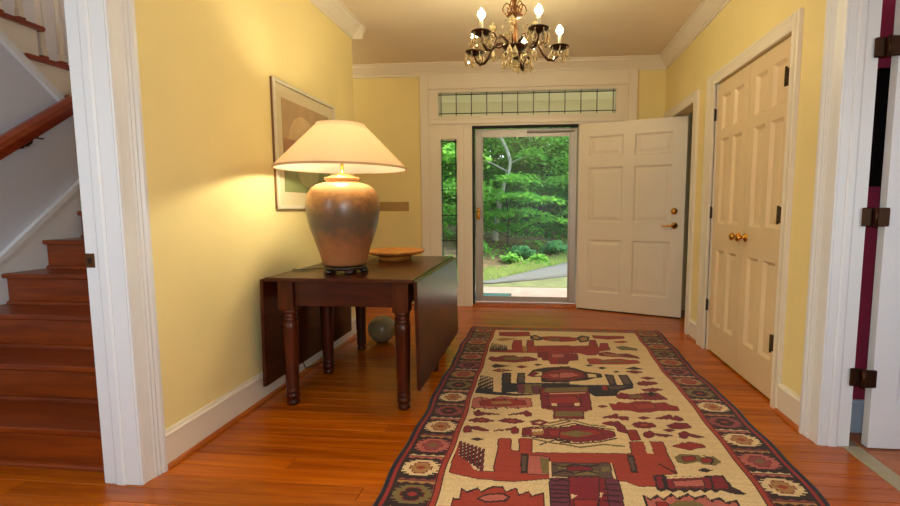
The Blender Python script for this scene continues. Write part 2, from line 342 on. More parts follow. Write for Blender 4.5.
# closet casing
CC = [(0,0),(0,.016),(.008,.02),(.03,.017),(.05,.019),(.066,.023),(.072,.020),(.08,.020),(.08,0)]
def cc(w): return [(u*w/.08, v) for u, v in CC]
t8 = struct(MB().extr(cc(.078), (XR, 2.704, 0), (0,-1,0), (-1,0,0), (0,0,2.158)).build('trim_8', 'trim_cream_lamplit'), 'white casing around the double closet doors', 'door casing')
MB().extr(cc(.155), (XR, 3.79, 0), (0,1,0), (-1,0,0), (0,0,2.158)).build('side_casing', 'trim_cream_lamplit', t8)
MB().extr(cc(.085), (XR, 2.704, 2.073), (0,0,1), (-1,0,0), (0,1.086,0)).build('head_casing', 'trim_cream_lamplit', t8)
MB().box(XR, XR+.055, 2.700, 2.704, 0, 2.075).box(XR, XR+.055, 3.772, 3.79, 0, 2.075).build('jamb', 'trim_cream_lamplit', t8)
# end doorway beside the entrance
t9 = struct(MB().extr(cc(.105), (XR, 4.264, 0), (0,-1,0), (-1,0,0), (0,0,2.13)).build('trim_9', 'trim_cream_lamplit'), 'white casing of the narrow doorway behind the open front door', 'door casing')
MB().extr(cc(.085), (XR, 4.264, 2.045), (0,0,1), (-1,0,0), (0,.86,0)).build('head_casing', 'trim_cream_lamplit', t9)
MB().extr(cc(.09), (XR, 5.118, 0), (0,1,0), (-1,0,0), (0,0,2.13)).build('side_casing', 'trim_cream_lamplit', t9)
MB().box(XR, XR+.12, 4.252, 4.264, 0, 2.05).box(XR, XR+.12, 5.118, 5.13, 0, 2.05).build('jamb', 'trim_cream_lamplit', t9)
struct(MB().box(2.4, 2.5, 4.05, YF, 0, ZC).box(XR+.12, 2.5, 4.0, 4.1, 0, ZC).box(XR+.12, 2.5, 4.1, YF, 2.45, 2.55).build('wall_side_room', 'wall_blue_grey'), 'blue-grey wall seen through the narrow doorway', 'wall')

# right room (behind the hinged door)
struct(MB().box(1.478, 3.6, 2.425, 2.52, 0, ZC).box(3.5, 3.6, -.6, 2.425, 0, ZC).box(1.478, 1.85, -.7, -.6, 0, ZC).box(3.05, 3.6, -.7, -.6, 0, ZC).box(1.85, 3.05, -.7, -.6, 0, .9).box(1.85, 3.05, -.7, -.6, 2.2, ZC).build('wall_room', 'wall_maroon'), 'maroon wall of the room behind the right door', 'wall')
struct(MB().box(1.478, 3.6, -.6, 2.52, ZC, ZC+.1).build('ceiling_room', 'ceiling_white'), 'off-white ceiling of the maroon room', 'ceiling')
base('baseboard_room', (1.56, 2.425, 0), (0,-1,0), (1.9, 0, 0), 'pale blue baseboard below the maroon wall', 'trim_blue', False)
w = struct(MB().box(1.85, 1.9, -.68, -.62, .9, 2.2).box(3.0, 3.05, -.68, -.62, .9, 2.2).box(1.9, 3.0, -.68, -.62, .9, .95).box(1.9, 3.0, -.68, -.62, 2.15, 2.2).build('added_window_7', 'trim_white'), 'white framed window added unseen in the maroon room', 'window')  # unseen window added to brighten the open right door
MB().box(1.9, 3.0, -.652, -.648, .95, 2.15).build('pane', 'window_glass', w)
fr = struct(MB().box(1.478, 3.6, -.6, 2.52, -.1, -.006).build('floor_room', 'grout'), 'terracotta tiled floor beyond the right doorway', 'floor')
tm = None
for i in range(9):
    for j in range(6):
        x0 = 1.54+i*.205; y0 = 2.41-(j+1)*.205
        if tm is None: tm = MB().cbox(0, .198, 0, .198, -.006, .003, .003).mesh('tile')
        link('tile', tm, 'brick_floor', fr, (x0, y0, 0))
fp = thing('picture_frame', (1.588, 2.425, 1.235), 'black picture frame edge on the maroon wall', 'picture')
MB().box(.0, .09, -.03, -.001, 0, .55).box(.40, .49, -.03, -.001, 0, .55).box(.09, .40, -.03, -.001, 0, .09).box(.09, .40, -.03, -.001, .46, .55).build('frame', 'black_frame', fp, bevel=.004)
MB().box(.09, .40, -.015, -.004, .09, .46).build('print', 'mat_board', fp)
# ------------------------------------------------------------------ panelled doors
def ring_panel(x0, x1, z0, z1, T, deep=False):
    """raised panel filling one opening: moulded slope, flat, raised field, on both faces"""
    steps = [(0, .0), (.016, .013), (.03, .013), (.062, .006)] if not deep else [(0, .0), (.02, .017), (.034, .017), (.05, .014)]
    mn = min(x1-x0, z1-z0)/2-.006
    steps = [(min(i, mn*(.3 if k == 1 else .55 if k == 2 else 1)) if k else 0, d) for k, (i, d) in enumerate(steps)]
    mb = MB()
    for side in (0, 1):
        v = []
        for i, d in steps:
            yy = d if side == 0 else T-d
            v += [(x0+i,yy,z0+i),(x1-i,yy,z0+i),(x1-i,yy,z1-i),(x0+i,yy,z1-i)]
        fc = []
        for k in range(3):
            for i in range(4):
                q = (k*4+i, k*4+(i+1) % 4, k*4+4+(i+1) % 4, k*4+4+i); fc.append(q if side == 0 else q[::-1])
        fc.append((12,13,14,15) if side == 0 else (15,14,13,12)); mb.add(v, fc)
    return mb
def panel_door(name, W, H, T, cols, rows, loc, rz, label, cat='door', m='trim_white'):
    xs = [0]+[c for q in cols for c in q]+[W]; zs = [0]+[c for q in rows for c in q]+[H]
    d = MB()
    for i in range(0, len(xs), 2): d.box(xs[i], xs[i+1], 0, T, 0, H)                    # stiles
    for (a, b) in cols:
        for i in range(0, len(zs), 2): d.box(a, b, 0, T, zs[i], zs[i+1])                # rails
    o = struct(d.build(name, m, loc=loc, rz=rz), label, cat)
    for (a, b) in cols:
        for (c, e) in rows: ring_panel(a, b, c, e, T, W < .6).build('panel', m, o)
    return o
def knob_set(parent, x, z, side=-1, mm='brass'):
    s = side; k = MB().lathe([(.0,0),(.03,0),(.03,.004*s),(.024,.008*s),(.010,.012*s),(.010,.03*s),(.02,.036*s),(.027,.046*s),(.027,.056*s),(.018,.064*s),(0.001,.066*s)], (x, 0, z), 16, 'y')
    return k.build('knob', mm, parent)
def butt_hinge(parent, x, z, w, h, mm, T0=0):
    o = MB().box(x-w/2, x+w/2, T0-.003, T0, z-h/2, z+h/2).lathe([(.006,z-h/2),(.006,z+h/2)], (x, T0-.006, 0), 8).build('hinge', mm, parent)
    MB().lathe([(.004,z+h/2),(.0075,z+h/2+.001),(.0075,z+h/2+.006),(.003,z+h/2+.009)], (x, T0-.006, 0), 8).build('pin', mm, o); return o
# front door: hinge at the right of the opening, standing open into the hall
FH = Vector((.452, 5.205, .014)); FE = Vector((1.472, 4.81, .014))
ang = math.atan2(FE.y-FH.y, FE.x-FH.x); Wd = (FE-FH).length
H = 2.022
door1 = panel_door('door_1', Wd, H, .045, [(.10*Wd, .435*Wd), (.54*Wd, .88*Wd)], [(.19, .775), (.965, 1.555), (1.665, 1.885)], FH, ang, 'white six-panel front door standing open against the right wall', m='trim_cream_lamplit')
MB().lathe([(0.001,0),(.034,0),(.034,-.006),(.02,-.012),(.018,-.016),(.001,-.016)], (Wd*.91, 0, 1.085), 18, 'y').build('deadbolt', 'brass', door1)
hd = MB().lathe([(0.001,0),(.034,0),(.034,-.006),(.022,-.014),(.012,-.018),(.012,-.05),(.001,-.05)], (Wd*.915, 0, .94), 18, 'y').build('lever_rose', 'brass', door1)
MB().tube([(Wd*.92,-.045,.94),(Wd*.895,-.05,.942),(Wd*.86,-.05,.938),(Wd*.825,-.048,.934),(Wd*.805,-.046,.938)], [.011,.011,.009,.008,.006], 8).build('lever', 'brass', hd)
MB().box(Wd, Wd+.002, .01, .035, .90, .98).box(Wd, Wd+.002, .01, .035, 1.06, 1.11).build('latch_plate', 'bronze', door1)
MB().box(0, Wd, .004, .041, -.012, 0).build('door_sweep', 'shadow_gap_rubber', door1)
for z in (.22, 1.02, 1.8): butt_hinge(door1, .0, z, .03, .1, 'brass', .045)
# closet leaves: face towards -X, width along -Y
cw = .529
for i, (y0, lab) in enumerate(((3.769, 'closet door leaf nearer the entrance, cream six-panel with brass knob'), (3.236, 'closet door leaf nearer the right doorway, cream six-panel with brass knob'))):
    dd = panel_door('door_%d' % (i+2), cw, 2.05, .035, [(.085, .232), (.297, .444)], [(.22, .80), (1.0, 1.63), (1.70, 1.95)], (XR+.012, y0, .014), -PI/2, lab, m='closet_paint')
    knob_set(dd, cw-.045 if i == 0 else .045, .925)
    for z in (.35, 1.08, 1.825):
        if i == 0: butt_hinge(dd, -.008, z, .034, .085, 'bronze', -.012)
        else:
            hg = MB().cbox(cw-.03, cw+.004, -.038, 0, z-.045, z+.045, .004).build('hinge', 'bronze', dd); MB().lathe([(.0065, z-.052),(.0065, z+.052)], (cw-.006, -.04, 0), 8).build('pin', 'bronze', hg)
# hinged door of the right room, standing open flat before the maroon wall
door5 = panel_door('door_5', .86, 2.06, .042, [(.11, .39), (.47, .75)], [(.22, .80), (1.0, 1.6), (1.7, 1.93)], (1.552, 2.232, .012), 0, 'white panelled door folded open beside the right doorway')
knob_set(door5, .80, .92)
for z in (.346, 1.092, 1.83):
    hg = MB().cbox(1.462-1.552, 1.510-1.552, -.010+.032-.012, .02, z-.054, z+.03, .004).build('hinge', 'bronze_dark', door5)
    MB().cbox(1.512-1.552, .012, -.012, -.002+.004, z-.054, z+.03, .004).build('hinge_leaf', 'bronze_dark', hg)
    MB().lathe([(.0085, z-.056),(.0085, z+.032)], (1.511-1.552, -.004, 0), 10).build('hinge_barrel', 'bronze_dark', hg)

# ------------------------------------------------------------------ entrance unit (white), transom, sidelights, storm door
DX0, DX1, DZ = -.732, .448, 2.048
TX0, TX1, TZ0, TZ1 = -1.117, .845, 2.153, 2.421
SX0, SX1, SZ0, SZ1 = -1.098, -.898, .20, 1.912
RX0, RX1 = .626, .826
Y0, Y1 = YF-.018, YF+.13
u = MB()
u.box(EL, SX0, Y0, Y1, 0, TZ0).box(SX1, DX0, Y0, Y1, 0, TZ0).box(SX0, SX1, Y0, Y1, 0, SZ0).box(SX0, SX1, Y0, Y1, SZ1, TZ0)
u.box(DX0, DX1, Y0, Y1, DZ, TZ0).box(DX1, RX0, Y0, Y1, 0, TZ0).box(RX0, RX1, Y0, Y1, 0, SZ0).box(RX0, RX1, Y0, Y1, SZ1, TZ0).box(RX1, ER, Y0, Y1, 0, TZ0)
u.box(EL, TX0, Y0, Y1, TZ0, TZ1).box(TX1, ER, Y0, Y1, TZ0, TZ1).box(EL, ER, Y0, Y1, TZ1, 2.6)
ent = struct(u.build('trim_10', 'trim_cream_lamplit'), 'cream painted woodwork surrounding the entrance, transom and sidelights', 'door surround')
for (a, b, c, d) in ((EL, EL+.1, 0, 2.6), (ER-.1, ER, 0, 2.6), (EL+.1, ER-.1, TZ1+.03, 2.6)):
    MB().cbox(a, b, Y0-.016, Y0, c, d, .005).build('casing', 'trim_cream_lamplit', ent)
MB().cbox(EL+.1, ER-.1, Y0-.010, Y0, DZ+.02, DZ+.075, .004).build('transom_rail', 'trim_cream_lamplit', ent)
MB().cbox(SX1+.07, DX0-.004, Y0-.010, Y0, 0, DZ, .004).build('mullion', 'trim_cream_lamplit', ent)
MB().cbox(DX1+.004, RX0-.07, Y0-.010, Y0, 0, DZ, .004).build('mullion', 'trim_cream_lamplit', ent)
MB().box(DX0, DX0+.018, YF-.004, YF+.085, .02, DZ).box(DX0, DX1, YF-.004, YF+.085, DZ-.018, DZ).build('shadow_gap_rubber', 'shadow_gap_rubber', ent)  # dark strips standing in for the shadow gap left of and above the storm door
MB().extr([(0,0),(0,.012),(.03,.03),(.12,.032),(.17,.02),(.17,0)], (DX0, YF-.03, 0), (0,1,0), (0,0,1), (DX1-DX0,0,0)).build('threshold', 'pine_shoe', ent)
def window_unit(name, x0, x1, z0, z1, vb, hb, label):
    yg = YF-.002
    w = MB(); t = .006
    w.box(x0-.0, x0+t, YF-.014, YF+.1, z0, z1).box(x1-t, x1, YF-.014, YF+.1, z0, z1).box(x0+t, x1-t, YF-.01, YF+.1, z0, z0+t).box(x0+t, x1-t, YF-.01, YF+.1, z1-t, z1)
    o = struct(w.build(name, 'trim_cream_lamplit'), label, 'window')
    r = .0042
    for a in vb: MB().cbox(a-r, a+r, yg-.005, yg+.005, z0+t, z1-t, .0015).build('came', 'lead', o)
    for c in hb: MB().cbox(x0+t, x1-t, yg-.0046, yg+.0046, c-r, c+r, .0015).build('came', 'lead', o)
    xs = [x0+t]+list(vb)+[x1-t]; zs = [z0+t]+list(hb)+[z1-t]
    for i in range(len(xs)-1):
        for j in range(len(zs)-1):
            edge = i in (0, len(xs)-2) or j in (0, len(zs)-2)
            a, b, c, d = xs[i]+r*.8, xs[i+1]-r*.8, zs[j]+r*.8, zs[j+1]-r*.8
            if b-a < .004 or d-c < .004: continue
            if edge and len(vb) <= 3 and i in (0, len(xs)-2):      # bevelled border glass
                MB().add([(a,yg-.002,c),(b,yg-.002,c),(b,yg-.002,d),(a,yg-.002,d),(a,yg+(.002 if i else .008),c),(b,yg+(.008 if i else .002),c),(b,yg+(.008 if i else .002),d),(a,yg+(.002 if i else .008),d)], [(0,1,2,3),(7,6,5,4),(0,4,5,1),(1,5,6,2),(2,6,7,3),(3,7,4,0)]).build('pane', 'bevel_glass', o)
            else: MB().box(a, b, yg-.002, yg+.002, c, d).build('pane', 'window_glass', o)
    return o
nb = 11; xa, xb = TX0+.036, TX1-.036
window_unit('window_1', TX0, TX1, TZ0, TZ1, [xa+(xb-xa)*k/nb for k in range(nb+1)], [TZ0+.034, TZ1-.03], 'long leaded glass transom above the entrance')
hbs = [SZ0+.045, .47, .76, 1.05, 1.34, 1.63, SZ1-.03]
window_unit('window_2', SX0, SX1, SZ0, SZ1, [SX0+.022, SX1-.022], hbs, 'narrow leaded sidelight left of the storm door')
window_unit('window_3', RX0, RX1, SZ0, SZ1, [RX0+.022, RX1-.022], hbs, 'narrow leaded sidelight hidden by the open front door')
# storm door
st = struct(MB().cbox(DX0+.02, -.634, YF+.09, YF+.122, .04, DZ-.02, .006).cbox(.362, DX1-.004, YF+.09, YF+.122, .04, DZ-.02, .006).box(-.634, .362, YF+.092, YF+.12, 1.945, DZ-.022).box(-.634, .362, YF+.092, YF+.12, .042, .092).build('door_4', 'aluminium'), 'aluminium framed glass storm door in the entrance', 'door')
MB().box(-.634, .362, YF+.104, YF+.108, .092, 1.945).build('pane', 'window_glass', st)
MB().box(-.634, -.622, YF+.086, YF+.104, .092, 1.945).box(.350, .362, YF+.086, YF+.104, .092, 1.945).box(-.622, .350, YF+.086, YF+.104, 1.933, 1.945).box(-.622, .350, YF+.086, YF+.104, .092, .104).build('glazing_bead', 'aluminium', st)
MB().lathe([(.012,-.12),(.012,.22),(.006,.222),(.006,.40)], (.0, YF+.066, 1.985), 10, 'x').build('closer', 'aluminium', st)
sh = MB().cbox(-.70, -.655, YF+.082, YF+.09, 1.0, 1.13, .004).build('handle_plate', 'brass', st)
MB().tube([(-.678,YF+.085,1.09),(-.678,YF+.05,1.095),(-.676,YF+.04,1.07),(-.676,YF+.045,1.02)], [.008,.008,.009,.007], 8).build('handle', 'brass', sh)
# ------------------------------------------------------------------ stairs seen through the left doorway
RISE, RUN = .186, .247; SY0 = 1.718; XS0, XS1 = WS, XL-.15
struct(MB().box(WS-.1, WS, -1.5, 4.04-.12, 0, 1.2).box(WS-.1, WS, -1.5, 2.0, 1.2, 3.6).add([(WS,2.0,1.2),(WS,3.92,1.2),(WS,3.92,1.32),(WS,2.0,2.70),(WS-.1,2.0,1.2),(WS-.1,3.92,1.2),(WS-.1,3.92,1.32),(WS-.1,2.0,2.70)], [(0,1,2,3),(7,6,5,4),(0,4,5,1),(1,5,6,2),(2,6,7,3),(3,7,4,0)]).build('wall_stair', 'wall_grey'), 'pale grey wall carrying the handrail beside the stairs', 'wall')
struct(MB().box(-4.6, XL-.15, YC-.24, YC-.12, 0, 4.6).build('wall_stair_end', 'wall_grey'), 'pale grey wall at the head of the lower stairs', 'wall')
struct(MB().box(-4.6, -4.5, -1.5, YC-.12, 0, 4.6).build('wall_stair_outer', 'wall_grey'), 'warm lit wall beyond the upper balusters', 'wall')
struct(MB().box(-4.6, XL-.15, -1.6, YC-.12, 4.6, 4.7).build('ceiling_stair', 'ceiling_white'), 'off-white ceiling above the stairwell', 'ceiling')
struct(MB().box(XL-.15, XL-.05, -1.6, YC-.12, ZC, 4.6).build('wall_stair_inner', 'wall_grey'), 'pale grey upper wall of the stairwell', 'wall')
wb = MB().box(-4.6, -2.95, -1.6, -1.5, 0, 4.6).box(-2.05, XL-.15, -1.6, -1.5, 0, 4.6).box(-2.95, -2.05, -1.6, -1.5, 0, 1.05).box(-2.95, -2.05, -1.6, -1.5, 2.35, 4.6)
struct(wb.build('wall_stair_rear', 'wall_grey'), 'pale grey stairwell wall with a window behind the viewer', 'wall')
w5 = struct(MB().box(-2.95, -2.9, -1.58, -1.53, 1.05, 2.35).box(-2.1, -2.05, -1.58, -1.53, 1.05, 2.35).box(-2.9, -2.1, -1.58, -1.53, 1.05, 1.1).box(-2.9, -2.1, -1.58, -1.53, 2.3, 2.35).build('window_5', 'trim_white'), 'white framed window at the foot of the stairs', 'window')
MB().box(-2.9, -2.1, -1.556, -1.552, 1.1, 2.3).build('pane', 'window_glass', w5)
stl = thing('staircase', (0, 0, 0), 'polished orange-brown wooden stairs rising beyond the left doorway', 'staircase', kind='structure')
TP = [(0,0),(.006,-.012),(0,-.026),(.02,-.028),(RUN+.03,-.028),(RUN+.03,0)]
for k in range(1, 10):
    yk, zk = SY0+(k-1)*RUN, k*RISE
    MB().box(XS0+.03, XS1, yk+.027, yk+.045, zk-RISE+(.0 if k > 1 else .0), zk-.028).build('riser', 'stair_wood', stl)
    dep = RUN+.03 if k < 9 else (YC-.24)-yk
    prof = [(0,-.004),(.005,0),(dep,0),(dep,-.028),(.004,-.028),(0,-.022)]
    MB().extr(prof, (XS0+.03, yk, zk), (0,1,0), (0,0,1), (XS1-XS0-.03,0,0)).build('tread', 'stair_wood', stl)
    if k > 0: MB().extr(SP, (XS0+.03, yk+.027, zk-RISE), (0,-1,0), (0,0,1), (XS1-XS0-.03,0,0)).build('riser_moulding', 'stair_wood', stl)
# white skirt board against the stair wall
k0 = RISE/RUN
def skz(yv): return .835+(yv-2.483)*.9
sk = MB().extr([(1.6, 0), (1.6, max(.2, skz(1.6))), (1.75, skz(1.75)), (3.45, skz(3.45)), (3.45, 0)], (WS, 0, 0), (0,1,0), (0,0,1), (.022,0,0)).build('skirt_board', 'trim_white', stl)
MB().extr([(1.75, skz(1.75)-.012), (1.75, skz(1.75)+.03), (3.45, skz(3.45)+.03), (3.45, skz(3.45)-.012)], (WS, 0, 0), (0,1,0), (0,0,1), (.034,0,0)).build('skirt_cap', 'trim_white', stl)
# handrail on the stair wall
hr = thing('handrail', (WS+.08, 2.7, 1.66), 'round-edged dark reddish handrail fixed to the stair wall', 'handrail')
sl = (1.85-1.503)/(2.938-2.481); dy = Vector((0, 1, sl)).normalized(); up = Vector((0, -sl, 1)).normalized()
rp = [(-.028,-.02),(-.034,0),(-.03,.025),(-.016,.042),(.016,.042),(.03,.025),(.034,0),(.028,-.02),(.012,-.045),(-.012,-.045)]
a0 = Vector((0, 2.1-2.7, (2.1-2.7)*sl+.0))
MB().extr([(p[0], p[1]*1.15) for p in rp], a0, (1,0,0), up, dy*1.9).build('rail', 'rail_wood', hr)
for yv in (2.655, 3.5):
    z = (yv-2.7)*sl-.055
    b = MB().lathe([(0.001,0),(.032,0),(.03,.008),(.012,.014)], (-.08, yv-2.7, z-.03), 12, 'x').build('bracket', 'bronze_dark', hr)
    MB().tube([(-.07, yv-2.7, z-.03),(-.03, yv-2.7, z-.04),(-.004, yv-2.7, z-.02),(0, yv-2.7, z)], .011, 8).build('arm', 'bronze_dark', b)
    MB().box(-.014, .014, yv-2.7, yv-2.7+.07, z+.005, z+.012).build('plate', 'bronze_dark', b)
# upper flight behind the wall, climbing towards the viewer, with balusters
upf = thing('staircase', (0, 0, 0), 'upper stair flight with dark treads and balusters above the handrail', 'staircase', kind='structure')
UR, UY, UZ = .2, 2.842, 2.313
cx0, cx1 = -4.5, WS
pts = []
for k in range(-3, 5):
    yn, zt = UY-k*RUN, UZ+k*UR            # k grows towards the viewer
    MB().extr([(0,0),(.008,-.012),(0,-.03),(-RUN-.12,-.03),(-RUN-.137,-.015),(-RUN-.12,0)], (cx0, yn, zt), (0,1,0), (0,0,1), (cx1-cx0+.032,0,0)).build('tread', 'rail_wood', upf)
    MB().box(cx0, cx1, yn-.05, yn-.03, zt-UR, zt-.03).build('riser', 'trim_white', upf)
    for q in (.075, .20):
        yb, xb_ = yn-q, cx1-.05
        bl = MB().box(xb_-.016, xb_+.016, yb-.016, yb+.016, zt, zt+.08).box(xb_-.016, xb_+.016, yb-.016, yb+.016, zt+.62, zt+.9)
        bl.lathe([(.016,zt+.08),(.018,zt+.09),(.015,zt+.1),(.019,zt+.12),(.019,zt+.2),(.016,zt+.4),(.013,zt+.56),(.016,zt+.6),(.016,zt+.62)], (xb_, yb, 0), 10).build('baluster', 'trim_cream_lamplit', upf)
        MB().box(xb_-.02, xb_+.02, yb-.02, yb+.02, zt, zt+.035).build('baluster_foot', 'rail_wood', upf)
prof = []
ys = [UY+3*RUN+.0]
for k in range(-3, 5):
    yn, zt = UY-k*RUN-.03, UZ+k*UR-.03; prof += [(yn, zt-UR+.0 if k > -3 else zt-UR), (yn, zt)]
def stb(yv): return 2.19-(yv-2.6)*.885
prof += [(prof[-1][0]-RUN, prof[-1][1]), (prof[-1][0]-RUN, stb(prof[-1][0]-RUN)), (prof[0][0], stb(prof[0][0]))]
MB().extr(prof, (WS-.02, 0, 0), (0,1,0), (0,0,1), (.028,0,0)).build('stringer', 'trim_cream_lamplit', upf)
y1_, y2_ = 1.55, 3.4
MB().extr([(y1_, stb(y1_)), (y2_, stb(y2_)), (y2_, stb(y2_)-.055), (y1_, stb(y1_)-.055)], (WS, 0, 0), (0,1,0), (0,0,1), (.03,0,0)).build('stringer_moulding', 'trim_white', upf)
upr = MB().extr([(p[0], p[1]) for p in rp], (cx1-.05, UY+3*RUN, UZ-3*UR+.95), (1,0,0), (0,.629,.777), (0,-7*RUN,7*UR)).build('banister', 'rail_wood', upf)

# ------------------------------------------------------------------ drop-leaf table
TT = .752; ty0, ty1 = 2.40, 3.62; tx0, tx1 = -1.495, -.675
tb = thing('drop_leaf_table', (-1.085, 3.0, 0), 'dark reddish wooden drop-leaf table against the yellow wall with both leaves down', 'table')
o = Vector((-1.085, 3.0, 0))
def lt(mb, name, m, bevel=0, par=tb):
    mb.v = [tuple(Vector(p)-o) for p in mb.v]; return mb.build(name, m, par, bevel=bevel)
lt(MB().extr([(tx0-.012,-.022),(tx0-.012,-.006),(tx0-.004,0),(tx1+.004,0),(tx1+.012,-.006),(tx1+.012,-.022)], (0, ty0, TT), (1,0,0), (0,0,1), (0, ty1-ty0, 0)), 'table_top', 'mahogany', .003)
for s_, xa_, nm in ((-1, tx0-.016, 'L'), (1, tx1+.016, 'R')):
    z0_ = .125 if s_ < 0 else .135
    xo = xa_+s_*.021; tilt = .010*s_
    v = [(xa_+tilt,ty0+.0,z0_),(xo+tilt,ty0,z0_),(xo+tilt,ty1,z0_),(xa_+tilt,ty1,z0_),(xa_,ty0,TT-.006),(xo,ty0,TT-.012),(xo,ty1,TT-.012),(xa_,ty1,TT-.006)]
    fc = [(0,3,2,1),(4,5,6,7),(0,1,5,4),(1,2,6,5),(2,3,7,6),(3,0,4,7)]
    if s_ < 0: fc = [q[::-1] for q in fc]
    lt(MB().add(v, fc), 'drop_leaf', 'mahogany', .004)
lx0, lx1, ly0, ly1 = -1.405, -.745, 2.475, 3.53
ax0, ax1 = lx0-.03, lx1+.03
lt(MB().box(lx0+.044, lx1-.044, ly0-.02, ly0+.002, .585, TT-.022), 'apron', 'mahogany_cross', .002)
lt(MB().box(lx0+.044, lx1-.044, ly1-.002, ly1+.02, .585, TT-.022), 'apron', 'mahogany_cross', .002)
lt(MB().box(lx0-.02, lx0+.002, ly0+.035, ly1-.035, .585, TT-.022), 'apron', 'mahogany', .002)
lt(MB().box(lx1-.002, lx1+.02, ly0+.035, ly1-.035, .585, TT-.022), 'apron', 'mahogany', .002)
LEG = [(.001,0),(.030,0),(.034,.006),(.034,.02),(.029,.028),(.029,.034),(.036,.042),(.038,.058),(.035,.066),(.031,.070),(.036,.076),(.038,.086),(.034,.092),(.034,.10),(.0375,.2),(.041,.33),(.0435,.45),(.0435,.486),(.040,.491),(.036,.495),(.042,.502),(.042,.508),(.036,.513),(.042,.522),(.042,.53),(.036,.536),(.042,.545),(.044,.553),(.038,.563),(.001,.563)]
for (x, y) in ((lx0, ly0), (lx1, ly0), (lx0, ly1), (lx1, ly1)):
    lg = lt(MB().lathe(LEG, (x, y, 0), 20), 'leg', 'mahogany_leg')
    b = MB().box(x-.045, x+.045, y-.04, y+.04, .56, TT-.022); b.v = [tuple(Vector(p)-o) for p in b.v]; b.build('leg_block', 'mahogany_leg', lg, bevel=.003)
g = lt(MB().lathe(LEG, (-1.425, 2.98, 0), 16), 'gate_leg', 'mahogany_leg'); b = MB().box(-1.453, -1.397, 2.95, 3.01, .56, .70).box(-1.445, -1.428, 3.01, 3.48, .62, .69); b.v = [tuple(Vector(p)-o) for p in b.v]; b.build('gate_arm', 'mahogany_leg', g)
g = lt(MB().lathe(LEG, (-.712, 3.10, 0), 16), 'gate_leg', 'mahogany_leg'); b = MB().box(-.735, -.690, 3.07, 3.13, .56, .70).box(-.727, -.697, 3.13, 3.48, .62, .69); b.v = [tuple(Vector(p)-o) for p in b.v]; b.build('gate_arm', 'mahogany_leg', g)

# ------------------------------------------------------------------ table lamp
LX, LY = -1.149, 2.665
lamp = thing('table_lamp', (LX, LY, TT), 'large lit table lamp with brown pottery base and cream cone shade', 'lamp')
std = MB().lathe([(.001,.022),(.122,.022),(.128,.03),(.124,.04),(.11,.043),(.001,.043)], n=32)
for k in range(5):
    a = 2*PI*k/5+.3; x, y = .108*math.cos(a), .108*math.sin(a)
    std.lathe([(.012,0),(.026,.004),(.03,.012),(.022,.024)], (x, y, 0), 10)
std.build('wooden_stand', 'dark_stand', lamp)
VP = [(.001,.045),(.112,.045),(.126,.05),(.130,.07),(.138,.11),(.150,.155),(.168,.21),(.186,.265),(.200,.32),(.208,.37),(.211,.42),(.208,.46),(.199,.50),(.178,.535),(.150,.556),(.118,.567),(.100,.571),(.092,.577),(.092,.583),(.1,.587),(.103,.594),(.1,.602),(.088,.604),(.08,.600),(.001,.600)]
VP = [(r_, .045+(z_-.045)*.928) for r_, z_ in VP]
m_v = bpy.data.materials.new('pottery'); m_v.use_nodes = True; MATS['pottery'] = m_v
N = m_v.node_tree.nodes; Lk = m_v.node_tree.links; b = N['Principled BSDF']; tc = N.new('ShaderNodeTexCoord')
no = N.new('ShaderNodeTexNoise'); no.inputs['Scale'].default_value = 13; no.inputs['Detail'].default_value = 8; no.inputs['Roughness'].default_value = .7; Lk.new(tc.outputs['Object'], no.inputs['Vector'])
sx = N.new('ShaderNodeSeparateXYZ'); Lk.new(tc.outputs['Object'], sx.inputs[0]); ad = N.new('ShaderNodeMath'); ad.operation = 'MULTIPLY_ADD'; ad.inputs[1].default_value = .26; Lk.new(no.outputs[0], ad.inputs[0]); Lk.new(sx.outputs['Z'], ad.inputs[2])
rp_ = N.new('ShaderNodeValToRGB'); mrr = N.new('ShaderNodeMapRange'); mrr.inputs[1].default_value = .11; mrr.inputs[2].default_value = .72; Lk.new(ad.outputs[0], mrr.inputs[0]); Lk.new(mrr.outputs[0], rp_.inputs[0])
cr = rp_.color_ramp; cols_ = [(0,(150,104,70)),(.26,(150,98,62)),(.40,(120,86,60)),(.50,(86,74,64)),(.60,(92,74,58)),(.70,(140,96,56)),(.82,(190,140,84)),(1,(190,140,90))]
cr.elements[0].color = (*lin(cols_[0][1]), 1); cr.elements[1].color = (*lin(cols_[-1][1]), 1)
for p_, c_ in cols_[1:-1]: e_ = cr.elements.new(p_); e_.color = (*lin(c_), 1)
Lk.new(rp_.outputs[0], b.inputs['Base Color']); b.inputs['Roughness'].default_value = .28
bp_ = N.new('ShaderNodeBump'); bp_.inputs['Strength'].default_value = .12; bp_.inputs['Distance'].default_value = .01; Lk.new(no.outputs[0], bp_.inputs['Height']); Lk.new(bp_.outputs[0], b.inputs['Normal'])
MB().lathe(VP, n=40).build('pottery_base', 'pottery', lamp)
cap = MB().lathe([(.001,.558),(.086,.560),(.075,.568),(.045,.58),(.02,.588),(.010,.592),(.009,.63),(.009,.65),(.016,.655),(.018,.684),(.001,.686)], n=24).build('brass_cap', 'brass', lamp)
sh_p = [(.402,.612),(.142,.896)]
sh = MB(); nn = 64
prof = [(.372,.612),(.375,.614),(.374,.622),(.372,.624)]
for k in range(1, 9): t = k/8; prof.append((.372+(.136-.372)*t, .624+(.868-.624)*t))
prof += [(.138,.872),(.134,.873)]
inner = [(r-.004, z-.001) for r, z in prof[::-1]]
sh.lathe(prof+inner, n=nn, close=False)
